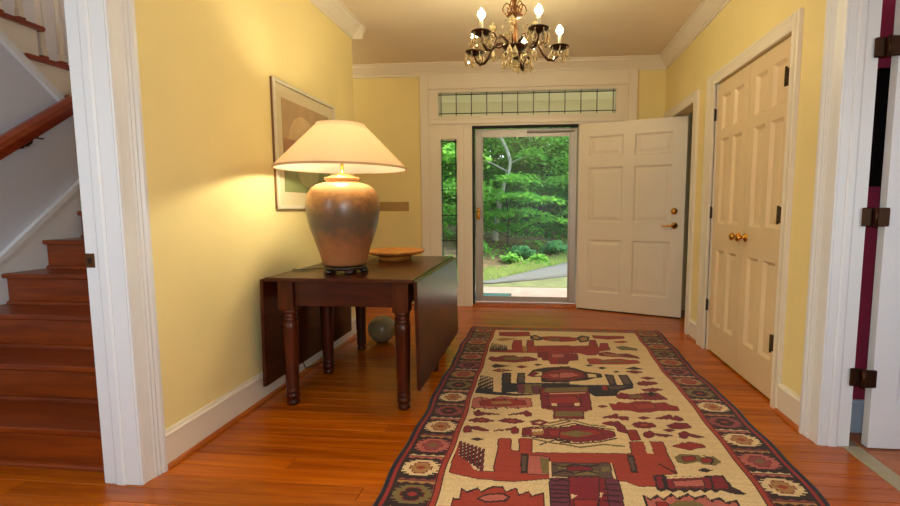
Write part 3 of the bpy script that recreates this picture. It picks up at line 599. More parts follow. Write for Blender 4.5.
# close the loop between last and first ring
nr = len(prof+inner); sh.f += [((nr-1)*nn+k, (nr-1)*nn+(k+1) % nn, (k+1) % nn, k) for k in range(nn)]; sh.sm += [True]*nn
shade = sh.build('lamp_shade', 'lampshade', lamp)
MB().lathe([(.3665,.615),(.1285,.868)], n=48, close=False).build('shade_lining', 'shade_lining', shade)
MB().lathe([(.3765,.611),(.3775,.613),(.3768,.621),(.374,.623),(.372,.611)], n=64, close=False).build('shade_trim', 'shade_trim', shade)
MB().tube([(-.132,0,.866),(0,0,.861),(.132,0,.866)], .003, 6).tube([(0,-.132,.866),(0,0,.861),(0,.132,.866)], .003, 6).tube([(0,0,.686),(.05,0,.70),(.05,0,.83),(0,0,.861)], .003, 6).tube([(0,0,.686),(-.05,0,.70),(-.05,0,.83),(0,0,.861)], .003, 6).lathe([(.004,.861),(.01,.866),(.01,.876),(.002,.884)], n=8).build('harp', 'brass', shade)
MB().ball((0,0,.72), .028, .028, .036).build('bulb', 'lamp_bulb', lamp)
pl = bpy.data.lights.new('lamp_light', 'POINT'); pl.energy = 25; pl.color = (1.0, .90, .60); pl.shadow_soft_size = .04
po = bpy.data.objects.new('lamp_light', pl); COL.objects.link(po); po.parent = lamp; po.location = (.0, -.04, .74)
MB().tube([(-.10,.06,.012),(-.16,.10,.006),(-.23,.10,.006),(-.29,.02,.006),(-.335,.03,.007),(-.362,.06,.006),(-.38,.08,-.02),(-.385,.10,-.3),(-.39,.14,-.55),(-.41,.25,-.70),(-.40,.45,-.735),(-.425,.6,-.735)], .0035, 6).build('cord', 'black_cord', lamp)

# ------------------------------------------------------------------ wooden bowl, glass ball, wall picture, switch plate
bw_ = thing('wooden_bowl', (-1.058, 3.36, TT), 'shallow honey-coloured wooden bowl on the table behind the lamp', 'bowl')
MB().lathe([(.001,.012),(.10,.012),(.112,0),(.118,0),(.122,.02),(.13,.03),(.17,.04),(.21,.052),(.218,.06),(.218,.070),(.212,.074),(.19,.068),(.15,.052),(.001,.046)], n=40).build('dish', 'bowl_wood', bw_)
MB().lathe([(.2165,.060),(.2205,.063),(.2205,.070),(.2165,.073)], n=40, close=False).build('rim', 'bowl_wood', bw_)
gb = thing('glass_ball', (-1.30, 3.73, 0), 'grey-green glass ball on the floor behind the table', 'ball')
MB().ball((0,0,.115), .12, .12, .114, 24, 16).build('ball', 'ball_glass', gb)
MB().lathe([(.001,.001),(.04,.001),(.045,.004),(.04,.01),(.001,.01)], n=16).build('base_ring', 'bronze_dark', gb)
pc = thing('framed_picture', (XL, 2.74, 1.13), 'silver-framed abstract landscape picture behind the lamp', 'picture')
PW, PH = .86, .80
MB().box(.001, .024, 0, .022, 0, PH).box(.001, .024, PW-.022, PW, 0, PH).box(.001, .024, .022, PW-.022, 0, .022).box(.001, .024, .022, PW-.022, PH-.022, PH).build('frame', 'silver_frame', pc, bevel=.002)
MB().box(.001, .014, -.0025, 0, 0, PH).box(.001, .014, 0, PW, PH, PH+.0025).build('frame_edge', 'frame_side', pc)
mb_ = MB().box(.002, .010, .022, PW-.022, .022, PH-.022).build('mat_board', 'mat_board', pc)
def printcol(nm, c): mat(nm, c, .8, vary=.12, scale=10)
printcol('print_sky', (180,150,110)); printcol('print_dome', (206,176,130)); printcol('print_rust', (166,122,88)); printcol('print_green', (130,136,86)); printcol('print_disc', (170,166,112))
pic = MB().box(.0102, .0112, .10, PW-.10, .11, PH-.10).build('print', 'print_sky', pc)
def poly(nm, pts, h, m):
    MB().extr(pts, (h, 0, 0), (0,1,0), (0,0,1), (.0006,0,0)).build(nm, m, pic)
poly('green_field', [(.10,.11),(PW-.10,.11),(PW-.10,.34),(.5,.38),(.30,.35),(.10,.37)], .0114, 'print_green')
poly('rust_band', [(.10,.37),(.30,.35),(.5,.38),(PW-.10,.34),(PW-.10,.42),(.45,.46),(.10,.45)], .0114, 'print_rust')
poly('dome_shape', [(.17,.452)]+[(.36+.19*math.cos(PI-PI*k/12), .452+.17*math.sin(PI*k/12)) for k in range(13)]+[(.55,.452)], .0122, 'print_dome')
poly('disc_shape', [(.42+.15*math.cos(2*PI*k/20), .25+.10*math.sin(2*PI*k/20)) for k in range(20)], .0122, 'print_disc')
MB().box(.0135, .0145, .022, PW-.022, .022, PH-.022).build('glazing', 'picture_glass', pc)
swp = thing('switch_plate', (-1.68, YF, 1.153), 'long tan brass multi-switch plate on the end wall', 'switch plate')
MB().cbox(-.208, .208, -.007, -.0005, -.052, .052, .004).build('plate', 'brass_tan', swp)
for k in range(6): MB().box(-.165+k*.066-.006, -.165+k*.066+.006, -.016, -.007, -.012, .012).build('toggle', 'brass_tan', swp)

# ------------------------------------------------------------------ upstairs ceiling lamp added out of view to brighten the stairwell
cl_ = thing('added_ceiling_lamp', (-3.7, 2.6, 4.6), 'flush frosted ceiling lamp added unseen above the stairwell', 'lamp')
MB().lathe([(.001,0),(.15,0),(.155,-.02),(.14,-.03),(.001,-.03)], n=24).build('base', 'brass', cl_)
MB().lathe([(.13,-.03),(.125,-.06),(.10,-.09),(.05,-.105),(.001,-.108)], n=24).build('globe', 'lampshade', cl_)
pl2 = bpy.data.lights.new('added_stair_light', 'POINT'); pl2.energy = 60; pl2.color = (1.0, .80, .52); pl2.shadow_soft_size = .1
po2 = bpy.data.objects.new('added_stair_light', pl2); COL.objects.link(po2); po2.parent = cl_; po2.location = (0, 0, -.22)
# unseen ceiling lamp added in the passage to brighten the end wall
cl2 = thing('added_ceiling_lamp', (-2.35, 4.62, ZC), 'flush frosted ceiling lamp added unseen in the passage left of the entrance', 'lamp')
MB().lathe([(.001,0),(.15,0),(.155,-.02),(.14,-.03),(.001,-.03)], n=24).build('base', 'brass', cl2)
MB().lathe([(.13,-.03),(.125,-.06),(.10,-.09),(.05,-.105),(.001,-.108)], n=24).build('globe', 'lampshade', cl2)
pl3 = bpy.data.lights.new('added_passage_light', 'POINT'); pl3.energy = 5.5; pl3.color = (1.0, .82, .46); pl3.shadow_soft_size = .1
po3 = bpy.data.objects.new('added_passage_light', pl3); COL.objects.link(po3); po3.parent = cl2; po3.location = (0, 0, -.22)
# ------------------------------------------------------------------ chandelier
CHS = 1.15; CH = Vector((-.155, 3.13, 0)); ZB = 2.182      # ZB: height of the arm hub
ch = thing('chandelier', (CH.x, CH.y, ZC), 'bronze and crystal chandelier with five lit candle bulbs', 'chandelier')
ch.scale = (CHS, CHS, CHS); hz = (ZB-ZC)/CHS
MB().lathe([(.001,0),(.062,0),(.066,-.01),(.05,-.026),(.02,-.034),(.010,-.04),(.001,-.04)], n=20).build('canopy', 'bronze_gold', ch)
chn = MB(); z = -.04; k = 0; top = hz+.30
while z > top+.01:
    q = [(0.009*math.cos(t) if k % 2 == 0 else 0, 0.009*math.cos(t) if k % 2 else 0, z-.017+.017*math.sin(t)) for t in [2*PI*i/8 for i in range(9)]]
    chn.tube(q, .0022, 5); z -= .027; k += 1
chn.build('chain', 'bronze_gold', ch)
MB().lathe([(.001,hz+.30),(.006,hz+.295),(.012,hz+.28),(.007,hz+.27),(.013,hz+.25),(.010,hz+.235),(.014,hz+.215),(.008,hz+.20),(.012,hz+.185),(.045,hz+.18),(.052,hz+.172),(.045,hz+.166),(.014,hz+.16),(.009,hz+.145),(.014,hz+.12),(.016,hz+.09),(.012,hz+.06),(.012,hz+.03),(.02,hz+.012)], n=18).build('column', 'bronze_gold', ch)
MB().lathe([(.02,hz+.014),(.056,hz+.010),(.070,hz+.004),(.068,hz-.006),(.05,hz-.018),(.026,hz-.026),(.014,hz-.034),(.020,hz-.044),(.020,hz-.054),(.008,hz-.066),(.001,hz-.07)], n=24).build('bowl', 'bronze_dark', ch)
for k in range(6):      # crown scrolls
    a = 2*PI*k/6+.2; ca, sa = math.cos(a), math.sin(a)
    P = [(.045,.172),(.062,.18),(.068,.20),(.060,.222),(.044,.235),(.030,.228),(.026,.213),(.034,.204),(.042,.21)]
    MB().tube([(r*ca, r*sa, hz+zz) for r, zz in P], .0036, 6).build('crown_scroll', 'bronze_gold', ch)
def drop(c, s=1.0):
    """faceted teardrop crystal hanging from c"""
    x, y, z_ = c
    m = MB().lathe([(.001,0),(.004*s,-.006*s),(.013*s,-.03*s),(.014*s,-.038*s),(.008*s,-.05*s),(.001,-.055*s)], (x, y, z_), 6, smooth=False); return m
def bead(c, r): return MB().ball(c, r, r, r, 6, 4)
ARMS = [80, 158, 231, 301, 13]; RA = .262
for ai, d in enumerate(ARMS):
    a = math.radians(d); ca, sa = math.cos(a), math.sin(a)
    def P3(r, zz, off=0): return (r*ca-off*sa, r*sa+off*ca, hz+zz)
    arm = MB().tube([P3(r, zz) for r, zz in [(.05,.01),(.085,.03),(.115,.03),(.145,.005),(.165,-.035),(.195,-.065),(.225,-.066),(.25,-.045),(.262,-.012),(RA,.0)]], [.008,.009,.009,.008,.008,.008,.008,.007,.007,.008], 8).build('arm', 'bronze_dark', ch)
    MB().tube([P3(r, zz) for r, zz in [(.145,.01),(.16,.03),(.18,.034),(.192,.02),(.186,.006),(.174,.008)]], .0045, 6).build('arm_scroll', 'bronze_dark', arm)
    bx_, by_, bz_ = P3(RA, 0)
    MB().lathe([(.008,-.014),(.016,-.006),(.040,0),(.054,.008),(.056,.012),(.050,.012),(.03,.006),(.016,.006),(.016,.02),(.001,.02)], (bx_, by_, bz_), 18).build('drip_pan', 'bronze_dark', arm)
    MB().lathe([(.001,.02),(.0095,.02),(.0095,.078),(.007,.083),(.001,.083)], (bx_, by_, bz_), 12).build('candle_sleeve', 'candle', arm)
    MB().lathe([(.001,.080),(.009,.082),(.0165,.089),(.020,.100),(.017,.112),(.010,.121),(.004,.128),(.0008,.133)], (bx_, by_, bz_), 12).build('bulb', 'flame_bulb', arm)
    for k in range(7):
        t = 2*PI*k/7+a; px, py = bx_+.052*math.cos(t), by_+.052*math.sin(t)
        bd = bead((px, py, bz_-.004), .006).build('bead', 'crystal', arm)
        drop((px, py, bz_-.010), 1.0).build('crystal_drop', 'crystal', arm)
    # bead swag from the crown to the drip pan
    for k in range(1, 8):
        t = k/8; r = .05+(RA-.07)*t; zz = .172*(1-t)+.015*t-.075*math.sin(PI*t)
        bead(P3(r, zz), .0055).build('bead', 'crystal', arm)
    # crystal spear standing between the arms
    a2 = a+math.radians(36); r2 = .125; sx_, sy_ = r2*math.cos(a2), r2*math.sin(a2)
    MB().tube([(.05*math.cos(a2), .05*math.sin(a2), hz+.01), (.09*math.cos(a2), .09*math.sin(a2), hz-.012), (sx_, sy_, hz+.0), (sx_, sy_, hz+.03)], .004, 6).build('spear_arm', 'bronze_dark', arm)
    MB().lathe([(.004,.03),(.012,.04),(.014,.05),(.008,.062),(.008,.07),(.018,.08),(.024,.094),(.020,.108),(.008,.118),(.002,.13)], (sx_, sy_, hz), 8, smooth=False).build('crystal_spear', 'crystal', arm)
    for k in range(2):
        drop((r2*.98*math.cos(a2+k*.25-.12), r2*.98*math.sin(a2+k*.25-.12), hz-.02-.012*k), 1.15).build('crystal_drop', 'crystal', arm)
    drop((.06*math.cos(a2), .06*math.sin(a2), hz-.02), 1.1).build('crystal_drop', 'crystal', arm)
MB().ball((0,0,hz-.092), .022, .022, .022, 10, 6).build('crystal_ball', 'crystal', ch)
# ------------------------------------------------------------------ woven rug: motifs as polygons on the floor plan, rasterised into a weave of small coloured cells
RUGL=[('G',0.007,[(-0.027,2.363),(0.018,2.385),(0.072,2.351),(0.185,2.41)]),('K',0.005,[(-0.016,2.326),(0.072,2.317),(0.183,2.383)]),('M',0.01,[(-0.017,2.351),(0.023,2.377),(0.053,2.358),(0.023,2.329),(-0.012,2.339)]),('K',0.005,[(-0.064,2.279),(-0.016,2.3),(0.178,2.315)]),('K',0.005,[(0.022,2.123),(0.095,2.174),(0.167,2.162)]),('G',0.007,[(-0.015,2.178),(0.085,2.143),(0.165,2.133)]),('K',0.005,[(-0.062,2.196),(0.022,2.189),(0.168,2.177)]),('G',0.007,[(0.131,2.392),(0.212,2.389),(0.278,2.35),(0.356,2.342)]),('K',0.005,[(0.127,2.321),(0.199,2.362),(0.265,2.334),(0.397,2.312)]),('K',0.005,[(0.119,2.155),(0.203,2.15),(0.312,2.177),(0.393,2.22)]),('G',0.007,[(0.118,2.142),(0.211,2.117),(0.319,2.153),(0.416,2.145)]),('M',0.01,[(0.356,2.377),(0.399,2.396),(0.432,2.374),(0.387,2.36),(0.356,2.375)]),('G',0.007,[(0.134,2.245),(0.203,2.275),(0.279,2.259),(0.198,2.219),(0.134,2.24)]),('K',0.005,[(0.083,1.955),(0.127,1.943),(0.173,1.967),(0.227,1.952),(0.279,1.973)]),('K',0.005,[(0.081,1.889),(0.125,1.913),(0.167,1.896),(0.224,1.92),(0.27,1.905)]),('K',0.005,[(0.064,1.844),(0.089,1.832),(0.116,1.849),(0.142,1.837)]),('K',0.005,[(0.069,1.802),(0.138,1.805)]),('K',0.005,[(0.068,1.774),(0.136,1.777)]),('K',0.005,[(0.068,1.747),(0.134,1.75)]),('K',0.005,[(0.067,1.721),(0.132,1.724)]),('K',0.005,[(0.066,1.695),(0.131,1.698)]),('K',0.005,[(0.285,1.833),(0.346,1.828)]),('K',0.005,[(0.279,1.794),(0.339,1.79)]),('K',0.005,[(0.274,1.757),(0.332,1.753)]),('K',0.005,[(0.269,1.721),(0.326,1.717)]),('K',0.005,[(0.544,2.003),(0.592,1.944)]),('K',0.004,[(0.761,2.098),(0.795,2.068),(0.768,2.024)]),('K',0.004,[(-0.383,2.629),(-0.371,2.6)]),('K',0.004,[(-0.359,2.51),(-0.348,2.484)]),('K',0.004,[(-0.316,2.635),(-0.305,2.606)]),('K',0.004,[(-0.295,2.516),(-0.285,2.49)]),('K',0.004,[(-0.25,2.641),(-0.239,2.613)]),('K',0.004,[(-0.231,2.522),(-0.222,2.496)]),('K',0.004,[(-0.183,2.647),(-0.174,2.619)]),('K',0.004,[(-0.167,2.528),(-0.159,2.502)]),('K',0.004,[(-0.116,2.654),(-0.108,2.625)]),('K',0.004,[(-0.104,2.534),(-0.095,2.508)]),('K',0.005,[(0.064,2.697),(0.241,2.724),(0.266,2.641)]),('K',0.005,[(0.061,2.552),(0.27,2.581)]),('C',0.005,[(0.087,2.743),(0.3,2.775)]),('K',0.006,[(0.053,3.082),(0.117,3.112),(0.234,3.123)]),('K',0.006,[(0.051,2.995),(0.123,2.984),(0.225,3.0)]),('K',0.006,[(0.168,3.168),(0.264,3.142),(0.331,3.079)]),('K',0.006,[(0.16,2.991),(0.243,3.018),(0.329,3.059)]),('K',0.006,[(-0.214,3.057),(-0.203,2.902)]),('K',0.006,[(-0.197,3.059),(-0.187,2.903)]),('K',0.006,[(-0.18,3.06),(-0.171,2.905)])]
RUG=[('R',[(-0.334,4.113),(-0.068,4.146),(-0.054,4.014),(-0.194,3.984),(-0.325,3.998)]),
('T',[(-0.35,3.886),(-0.284,3.925),(-0.168,3.919),(-0.233,3.856),(-0.299,3.826)]),
('R',[(0.052,3.994),(0.134,4.015),(0.297,4.017),(0.287,3.873),(0.129,3.866),(0.062,3.9)]),
('G',[(0.109,3.945),(0.248,3.975),(0.28,3.945),(0.243,3.901),(0.107,3.896)]),
('K',[(-0.054,4.014),(-0.007,4.053),(0.051,3.973),(0.051,3.899),(0.005,3.87),(-0.052,3.914)]),
('T',[(-0.03,3.999),(-0.001,4.019),(0.034,3.955),(0.005,3.911),(-0.029,3.932)]),
('R',[(0.208,3.989),(0.345,3.988),(0.365,3.932),(0.325,3.885),(0.202,3.856)]),
('K',[(0.353,4.002),(0.403,4.072),(0.468,4.031),(0.446,3.887),(0.37,3.846)]),
('T',[(0.375,3.977),(0.411,4.026),(0.446,3.997),(0.431,3.92),(0.386,3.89)]),
('R',[(0.499,4.081),(0.592,4.07),(0.768,4.077),(0.755,4.003),(0.614,3.964),(0.5,3.989)]),
('O',[(0.658,3.898),(0.742,3.932),(0.773,3.909),(0.731,3.871),(0.66,3.873)]),
('G',[(0.638,3.741),(0.704,3.787),(0.805,3.718),(0.804,3.661),(0.671,3.667)]),
('R',[(-0.188,3.869),(-0.126,3.874),(-0.114,3.702),(-0.07,3.688),(-0.074,3.879),(-0.023,3.884),(-0.016,3.711),(0.278,3.757),(0.267,3.595),(0.016,3.538),(-0.223,3.526),(-0.387,3.528),(-0.368,3.606),(-0.185,3.588)]),
('O',[(-0.065,3.706),(0.016,3.696),(0.011,3.548),(-0.062,3.541)]),
('T',[(-0.106,3.703),(-0.071,3.695),(-0.068,3.564),(-0.105,3.561)]),
('K',[(-0.382,3.783),(-0.374,3.78),(-0.355,3.555),(-0.369,3.553)]),
('K',[(-0.364,3.772),(-0.356,3.769),(-0.338,3.556),(-0.353,3.555)]),
('K',[(-0.346,3.762),(-0.338,3.759),(-0.322,3.558),(-0.338,3.556)]),
('K',[(-0.328,3.751),(-0.32,3.748),(-0.306,3.559),(-0.322,3.558)]),
('K',[(-0.311,3.741),(-0.303,3.738),(-0.29,3.561),(-0.306,3.559)]),
('K',[(-0.293,3.73),(-0.285,3.727),(-0.273,3.562),(-0.29,3.561)]),
('K',[(-0.276,3.72),(-0.268,3.717),(-0.257,3.564),(-0.275,3.562)]),
('K',[(-0.258,3.709),(-0.25,3.706),(-0.241,3.565),(-0.259,3.564)]),
('K',[(-0.241,3.699),(-0.233,3.696),(-0.225,3.567),(-0.243,3.565)]),
('R',[(0.195,3.72),(0.432,3.762),(0.463,3.932),(0.506,3.936),(0.498,3.728),(0.515,3.73),(0.537,3.845),(0.591,3.85),(0.585,3.659),(0.495,3.613),(0.461,3.52),(0.394,3.514),(0.333,3.562),(0.186,3.53)]),
('M',[(0.016,3.538),(0.099,3.556),(0.09,3.369),(0.055,3.36),(0.046,3.427),(0.018,3.424)]),
('R',[(0.094,3.569),(0.256,3.584),(0.239,3.408),(0.217,3.292),(0.112,3.282),(0.09,3.394)]),
('M',[(0.186,3.53),(0.32,3.542),(0.312,3.387),(0.241,3.364),(0.231,3.293),(0.174,3.288)]),
('P',[(0.119,3.514),(0.221,3.524),(0.207,3.442),(0.126,3.435)]),
('M',[(-0.353,3.352),(-0.339,3.423),(-0.301,3.395),(-0.249,3.447),(-0.168,3.455),(-0.125,3.417),(-0.065,3.442),(0.006,3.398),(0.006,3.355),(-0.082,3.317),(-0.16,3.292),(-0.249,3.307),(-0.318,3.307)]),
('G',[(-0.246,3.4),(-0.166,3.42),(-0.084,3.399),(-0.162,3.346),(-0.232,3.351)]),
('M',[(0.484,3.576),(0.561,3.612),(0.631,3.561),(0.71,3.579),(0.765,3.524),(0.784,3.464),(0.662,3.494),(0.565,3.491),(0.491,3.505)]),
('T',[(0.521,3.565),(0.606,3.544),(0.692,3.538),(0.6,3.509),(0.527,3.53)]),
('O',[(0.385,3.427),(0.461,3.441),(0.5,3.411),(0.633,3.45),(0.682,3.428),(0.754,3.422),(0.762,3.365),(0.664,3.333),(0.518,3.32),(0.393,3.308)]),
('G',[(0.454,3.384),(0.626,3.41),(0.673,3.382),(0.491,3.346)]),
('K',[(-0.328,3.203),(-0.294,3.253),(-0.224,3.226),(-0.179,3.224),(-0.243,3.185),(-0.297,3.167)]),
('M',[(-0.308,3.109),(-0.262,3.151),(-0.173,3.128),(-0.246,3.084)]),
('T',[(-0.271,3.119),(-0.245,3.14),(-0.217,3.124),(-0.242,3.1)]),
('M',[(-0.144,3.201),(-0.106,3.231),(-0.061,3.209),(-0.105,3.179)]),
('K',[(-0.018,3.259),(0.01,3.282),(0.05,3.265),(0.01,3.235)]),
('K',[(0.63,3.233),(0.701,3.284),(0.765,3.238),(0.7,3.218)]),
('M',[(0.625,3.175),(0.686,3.209),(0.75,3.173),(0.684,3.139)]),
('K',[(0.439,3.233),(0.474,3.262),(0.508,3.236),(0.466,3.203)]),
('K',[(0.532,3.16),(0.563,3.184),(0.587,3.165),(0.554,3.144)]),
('K',[(0.351,3.281),(0.385,3.299),(0.42,3.28),(0.38,3.257)]),
('M',[(0.696,3.061),(0.748,3.085),(0.789,3.063),(0.736,3.032)]),
('M',[(0.648,2.968),(0.701,3.004),(0.777,2.992),(0.78,2.962),(0.694,2.924),(0.652,2.932)]),
('M',[(0.652,2.856),(0.73,2.892),(0.785,2.875),(0.726,2.83),(0.673,2.83)]),
('K',[(-0.058,3.036),(-0.022,3.151),(0.065,3.207),(0.243,3.25),(0.221,2.933),(0.04,2.922),(0.036,3.022),(-0.021,3.011)]),
('C',[(-0.042,3.049),(-0.013,3.118),(0.042,3.111),(0.044,3.046),(-0.013,3.029)]),
('M',[(-0.05,3.037),(-0.013,3.112),(0.021,3.091),(-0.021,3.022)]),
('R',[(0.048,3.096),(0.118,3.149),(0.237,3.166),(0.223,2.969),(0.092,2.965),(0.043,2.999)]),
('P',[(0.084,3.07),(0.232,3.099),(0.227,3.025),(0.114,3.015)]),
('K',[(0.172,3.245),(0.27,3.217),(0.338,3.152),(0.448,3.117),(0.444,3.044),(0.396,3.032),(0.333,2.985),(0.227,2.953),(0.158,2.947)]),
('R',[(0.169,3.19),(0.254,3.169),(0.323,3.116),(0.34,3.05),(0.241,2.986),(0.159,2.969)]),
('C',[(0.352,3.108),(0.41,3.1),(0.404,3.046),(0.35,3.041)]),
('P',[(0.166,3.125),(0.251,3.119),(0.294,3.069),(0.208,3.015),(0.161,3.01)]),
('K',[(-0.38,3.018),(-0.374,3.018),(-0.347,2.734),(-0.358,2.733)]),
('K',[(-0.369,3.013),(-0.362,3.013),(-0.336,2.735),(-0.347,2.734)]),
('K',[(-0.357,3.008),(-0.351,3.009),(-0.325,2.736),(-0.336,2.735)]),
('K',[(-0.345,3.003),(-0.339,3.004),(-0.314,2.737),(-0.325,2.736)]),
('K',[(-0.334,2.999),(-0.327,2.999),(-0.303,2.738),(-0.314,2.737)]),
('K',[(-0.322,2.994),(-0.316,2.994),(-0.292,2.739),(-0.303,2.738)]),
('K',[(-0.311,2.989),(-0.304,2.99),(-0.281,2.74),(-0.291,2.739)]),
('K',[(-0.299,2.984),(-0.293,2.985),(-0.27,2.741),(-0.28,2.74)]),
('K',[(-0.288,2.98),(-0.282,2.98),(-0.259,2.742),(-0.269,2.741)]),
('N',[(-0.385,2.793),(-0.272,2.791),(-0.262,2.742),(-0.199,2.731),(-0.113,2.725),(0.029,2.721),(-0.111,2.689),(-0.282,2.699),(-0.374,2.714)]),
('N',[(-0.229,3.071),(-0.168,3.076),(-0.155,2.887),(-0.12,2.891),(-0.126,3.08),(-0.073,3.085),(-0.065,2.901),(0.22,2.928),(0.216,2.857),(-0.208,2.723),(-0.217,2.873)]),
('S',[(-0.211,3.042),(-0.174,3.046),(-0.163,2.905),(-0.203,2.902)]),
('S',[(-0.114,3.051),(-0.079,3.055),(-0.072,2.914),(-0.11,2.91)]),
('U',[(-0.114,2.875),(-0.071,2.879),(-0.072,2.728),(-0.106,2.74)]),
('G',[(-0.071,2.874),(0.04,2.89),(0.031,2.724),(-0.067,2.729)]),
('U',[(-0.024,2.852),(0.025,2.862),(0.02,2.728),(-0.011,2.734)]),
('N',[(0.156,2.906),(0.324,2.901),(0.619,2.935),(0.609,2.875),(0.516,2.824),(0.476,2.744),(0.353,2.724),(0.309,2.813),(0.152,2.826)]),
('N',[(0.465,3.112),(0.527,3.101),(0.514,2.919),(0.469,2.915)]),
('N',[(0.556,3.104),(0.621,3.11),(0.62,2.929),(0.559,2.923)]),
('S',[(0.475,3.079),(0.513,3.083),(0.502,2.939),(0.479,2.937)]),
('S',[(0.567,3.081),(0.607,3.085),(0.604,2.949),(0.57,2.945)]),
('R',[(0.419,2.901),(0.449,2.904),(0.447,2.831),(0.414,2.828)]),
('S',[(0.457,2.896),(0.58,2.907),(0.516,2.852),(0.461,2.847)]),
('M',[(0.477,2.746),(0.517,2.796),(0.576,2.774),(0.668,2.81),(0.739,2.817),(0.748,2.791),(0.771,2.722),(0.685,2.704),(0.562,2.702),(0.491,2.706)]),
('G',[(0.551,2.753),(0.628,2.771),(0.641,2.736),(0.566,2.723)]),
('K',[(0.668,2.81),(0.715,2.829),(0.723,2.775),(0.677,2.757)]),
('M',[(0.032,2.825),(0.326,2.871),(0.311,2.536),(0.263,2.504),(0.254,2.413),(0.098,2.407),(0.101,2.507),(0.036,2.53)]),
('G',[(0.067,2.834),(0.321,2.864),(0.318,2.799),(0.043,2.762)]),
('R',[(0.076,2.754),(0.268,2.783),(0.258,2.625),(0.083,2.604)]),
('C',[(0.094,2.605),(0.122,2.607),(0.124,2.567),(0.093,2.569)]),
('C',[(0.223,2.617),(0.254,2.625),(0.254,2.585),(0.22,2.576)]),
('G',[(0.111,2.499),(0.26,2.513),(0.254,2.448),(0.105,2.434)]),
('P',[(-0.387,2.611),(-0.331,2.659),(-0.262,2.634),(-0.2,2.677),(-0.121,2.658),(-0.028,2.666),(-0.022,2.544),(-0.115,2.516),(-0.189,2.528),(-0.248,2.493),(-0.312,2.507),(-0.361,2.492)]),
('R',[(-0.323,2.596),(-0.23,2.637),(-0.066,2.631),(-0.054,2.571),(-0.221,2.535),(-0.312,2.536)]),
('T',[(-0.258,2.592),(-0.152,2.618),(-0.128,2.579),(-0.244,2.558)]),
('R',[(0.423,2.631),(0.458,2.62),(0.478,2.658),(0.525,2.641),(0.576,2.674),(0.66,2.682),(0.666,2.657),(0.747,2.677),(0.751,2.647),(0.795,2.627),(0.792,2.574),(0.68,2.564),(0.626,2.536),(0.564,2.53),(0.52,2.552),(0.434,2.543)]),
('O',[(0.548,2.628),(0.666,2.654),(0.676,2.595),(0.572,2.565)]),
('M',[(-0.347,2.448),(-0.323,2.479),(-0.311,2.451),(-0.193,2.425),(-0.286,2.42),(-0.304,2.398),(-0.335,2.402)]),
('M',[(-0.161,2.423),(-0.08,2.466),(-0.055,2.492),(-0.028,2.471),(-0.028,2.422),(-0.053,2.419),(-0.069,2.446)]),
('M',[(-0.36,2.341),(-0.322,2.376),(-0.281,2.379),(-0.222,2.349),(-0.274,2.323),(-0.325,2.326)]),
('O',[(-0.318,2.349),(-0.29,2.365),(-0.257,2.35),(-0.291,2.336)]),
('M',[(-0.202,2.351),(-0.164,2.386),(-0.108,2.387),(-0.057,2.356),(-0.105,2.33),(-0.155,2.334)]),
('O',[(-0.157,2.36),(-0.128,2.374),(-0.092,2.359),(-0.131,2.343)]),
('M',[(-0.366,2.251),(-0.357,2.281),(-0.333,2.275),(-0.324,2.214),(-0.357,2.211)]),
('M',[(-0.323,2.275),(-0.299,2.278),(-0.231,2.239),(-0.264,2.232),(-0.319,2.247)]),
('M',[(-0.207,2.237),(-0.132,2.273),(-0.104,2.296),(-0.086,2.277),(-0.089,2.221),(-0.114,2.218),(-0.121,2.258)]),
('K',[(-0.321,2.145),(-0.286,2.164),(-0.245,2.151),(-0.282,2.13)]),
('M',[(0.358,2.44),(0.445,2.502),(0.443,2.453),(0.464,2.471),(0.498,2.466),(0.49,2.426),(0.459,2.423),(0.443,2.442)]),
('M',[(0.549,2.458),(0.582,2.477),(0.615,2.464),(0.575,2.442)]),
('M',[(0.642,2.456),(0.728,2.518),(0.735,2.481),(0.76,2.504),(0.783,2.485),(0.782,2.443),(0.75,2.44),(0.723,2.458)]),
('M',[(0.498,2.375),(0.539,2.41),(0.607,2.406),(0.626,2.368),(0.568,2.338),(0.519,2.343)]),
('O',[(0.538,2.379),(0.576,2.395),(0.587,2.371),(0.55,2.356)]),
('M',[(0.679,2.38),(0.735,2.418),(0.79,2.413),(0.798,2.369),(0.737,2.349),(0.693,2.35)]),
('M',[(0.645,2.328),(0.68,2.344),(0.704,2.332),(0.67,2.314)]),
('M',[(0.534,2.283),(0.574,2.315),(0.595,2.289),(0.677,2.274),(0.635,2.256),(0.585,2.269),(0.565,2.241),(0.536,2.242)]),
('M',[(0.714,2.3),(0.752,2.327),(0.765,2.3),(0.825,2.27),(0.776,2.265),(0.751,2.28),(0.728,2.247),(0.707,2.254)]),
('R',[(0.647,2.167),(0.684,2.187),(0.7,2.205),(0.733,2.196),(0.792,2.189),(0.796,2.173),(0.752,2.161),(0.721,2.141),(0.688,2.15)]),
('M',[(0.354,2.586),(0.381,2.603),(0.404,2.59),(0.374,2.573)]),
('M',[(-0.064,2.279),(-0.016,2.292),(0.177,2.306),(0.169,2.188),(0.041,2.191),(-0.015,2.208),(-0.062,2.2)]),
('C',[(-0.021,2.273),(0.037,2.285),(0.04,2.259),(-0.016,2.247)]),
('R',[(0.061,2.271),(0.176,2.29),(0.171,2.211),(0.078,2.213)]),
('T',[(-0.016,2.244),(0.04,2.253),(0.039,2.221),(-0.013,2.216)]),
('M',[(0.126,2.291),(0.197,2.342),(0.232,2.345),(0.394,2.293),(0.39,2.235),(0.314,2.19),(0.204,2.163),(0.12,2.176)]),
('R',[(0.125,2.267),(0.295,2.302),(0.334,2.264),(0.252,2.215),(0.121,2.198)]),
('G',[(0.157,2.252),(0.214,2.276),(0.246,2.255),(0.199,2.224),(0.156,2.229)]),
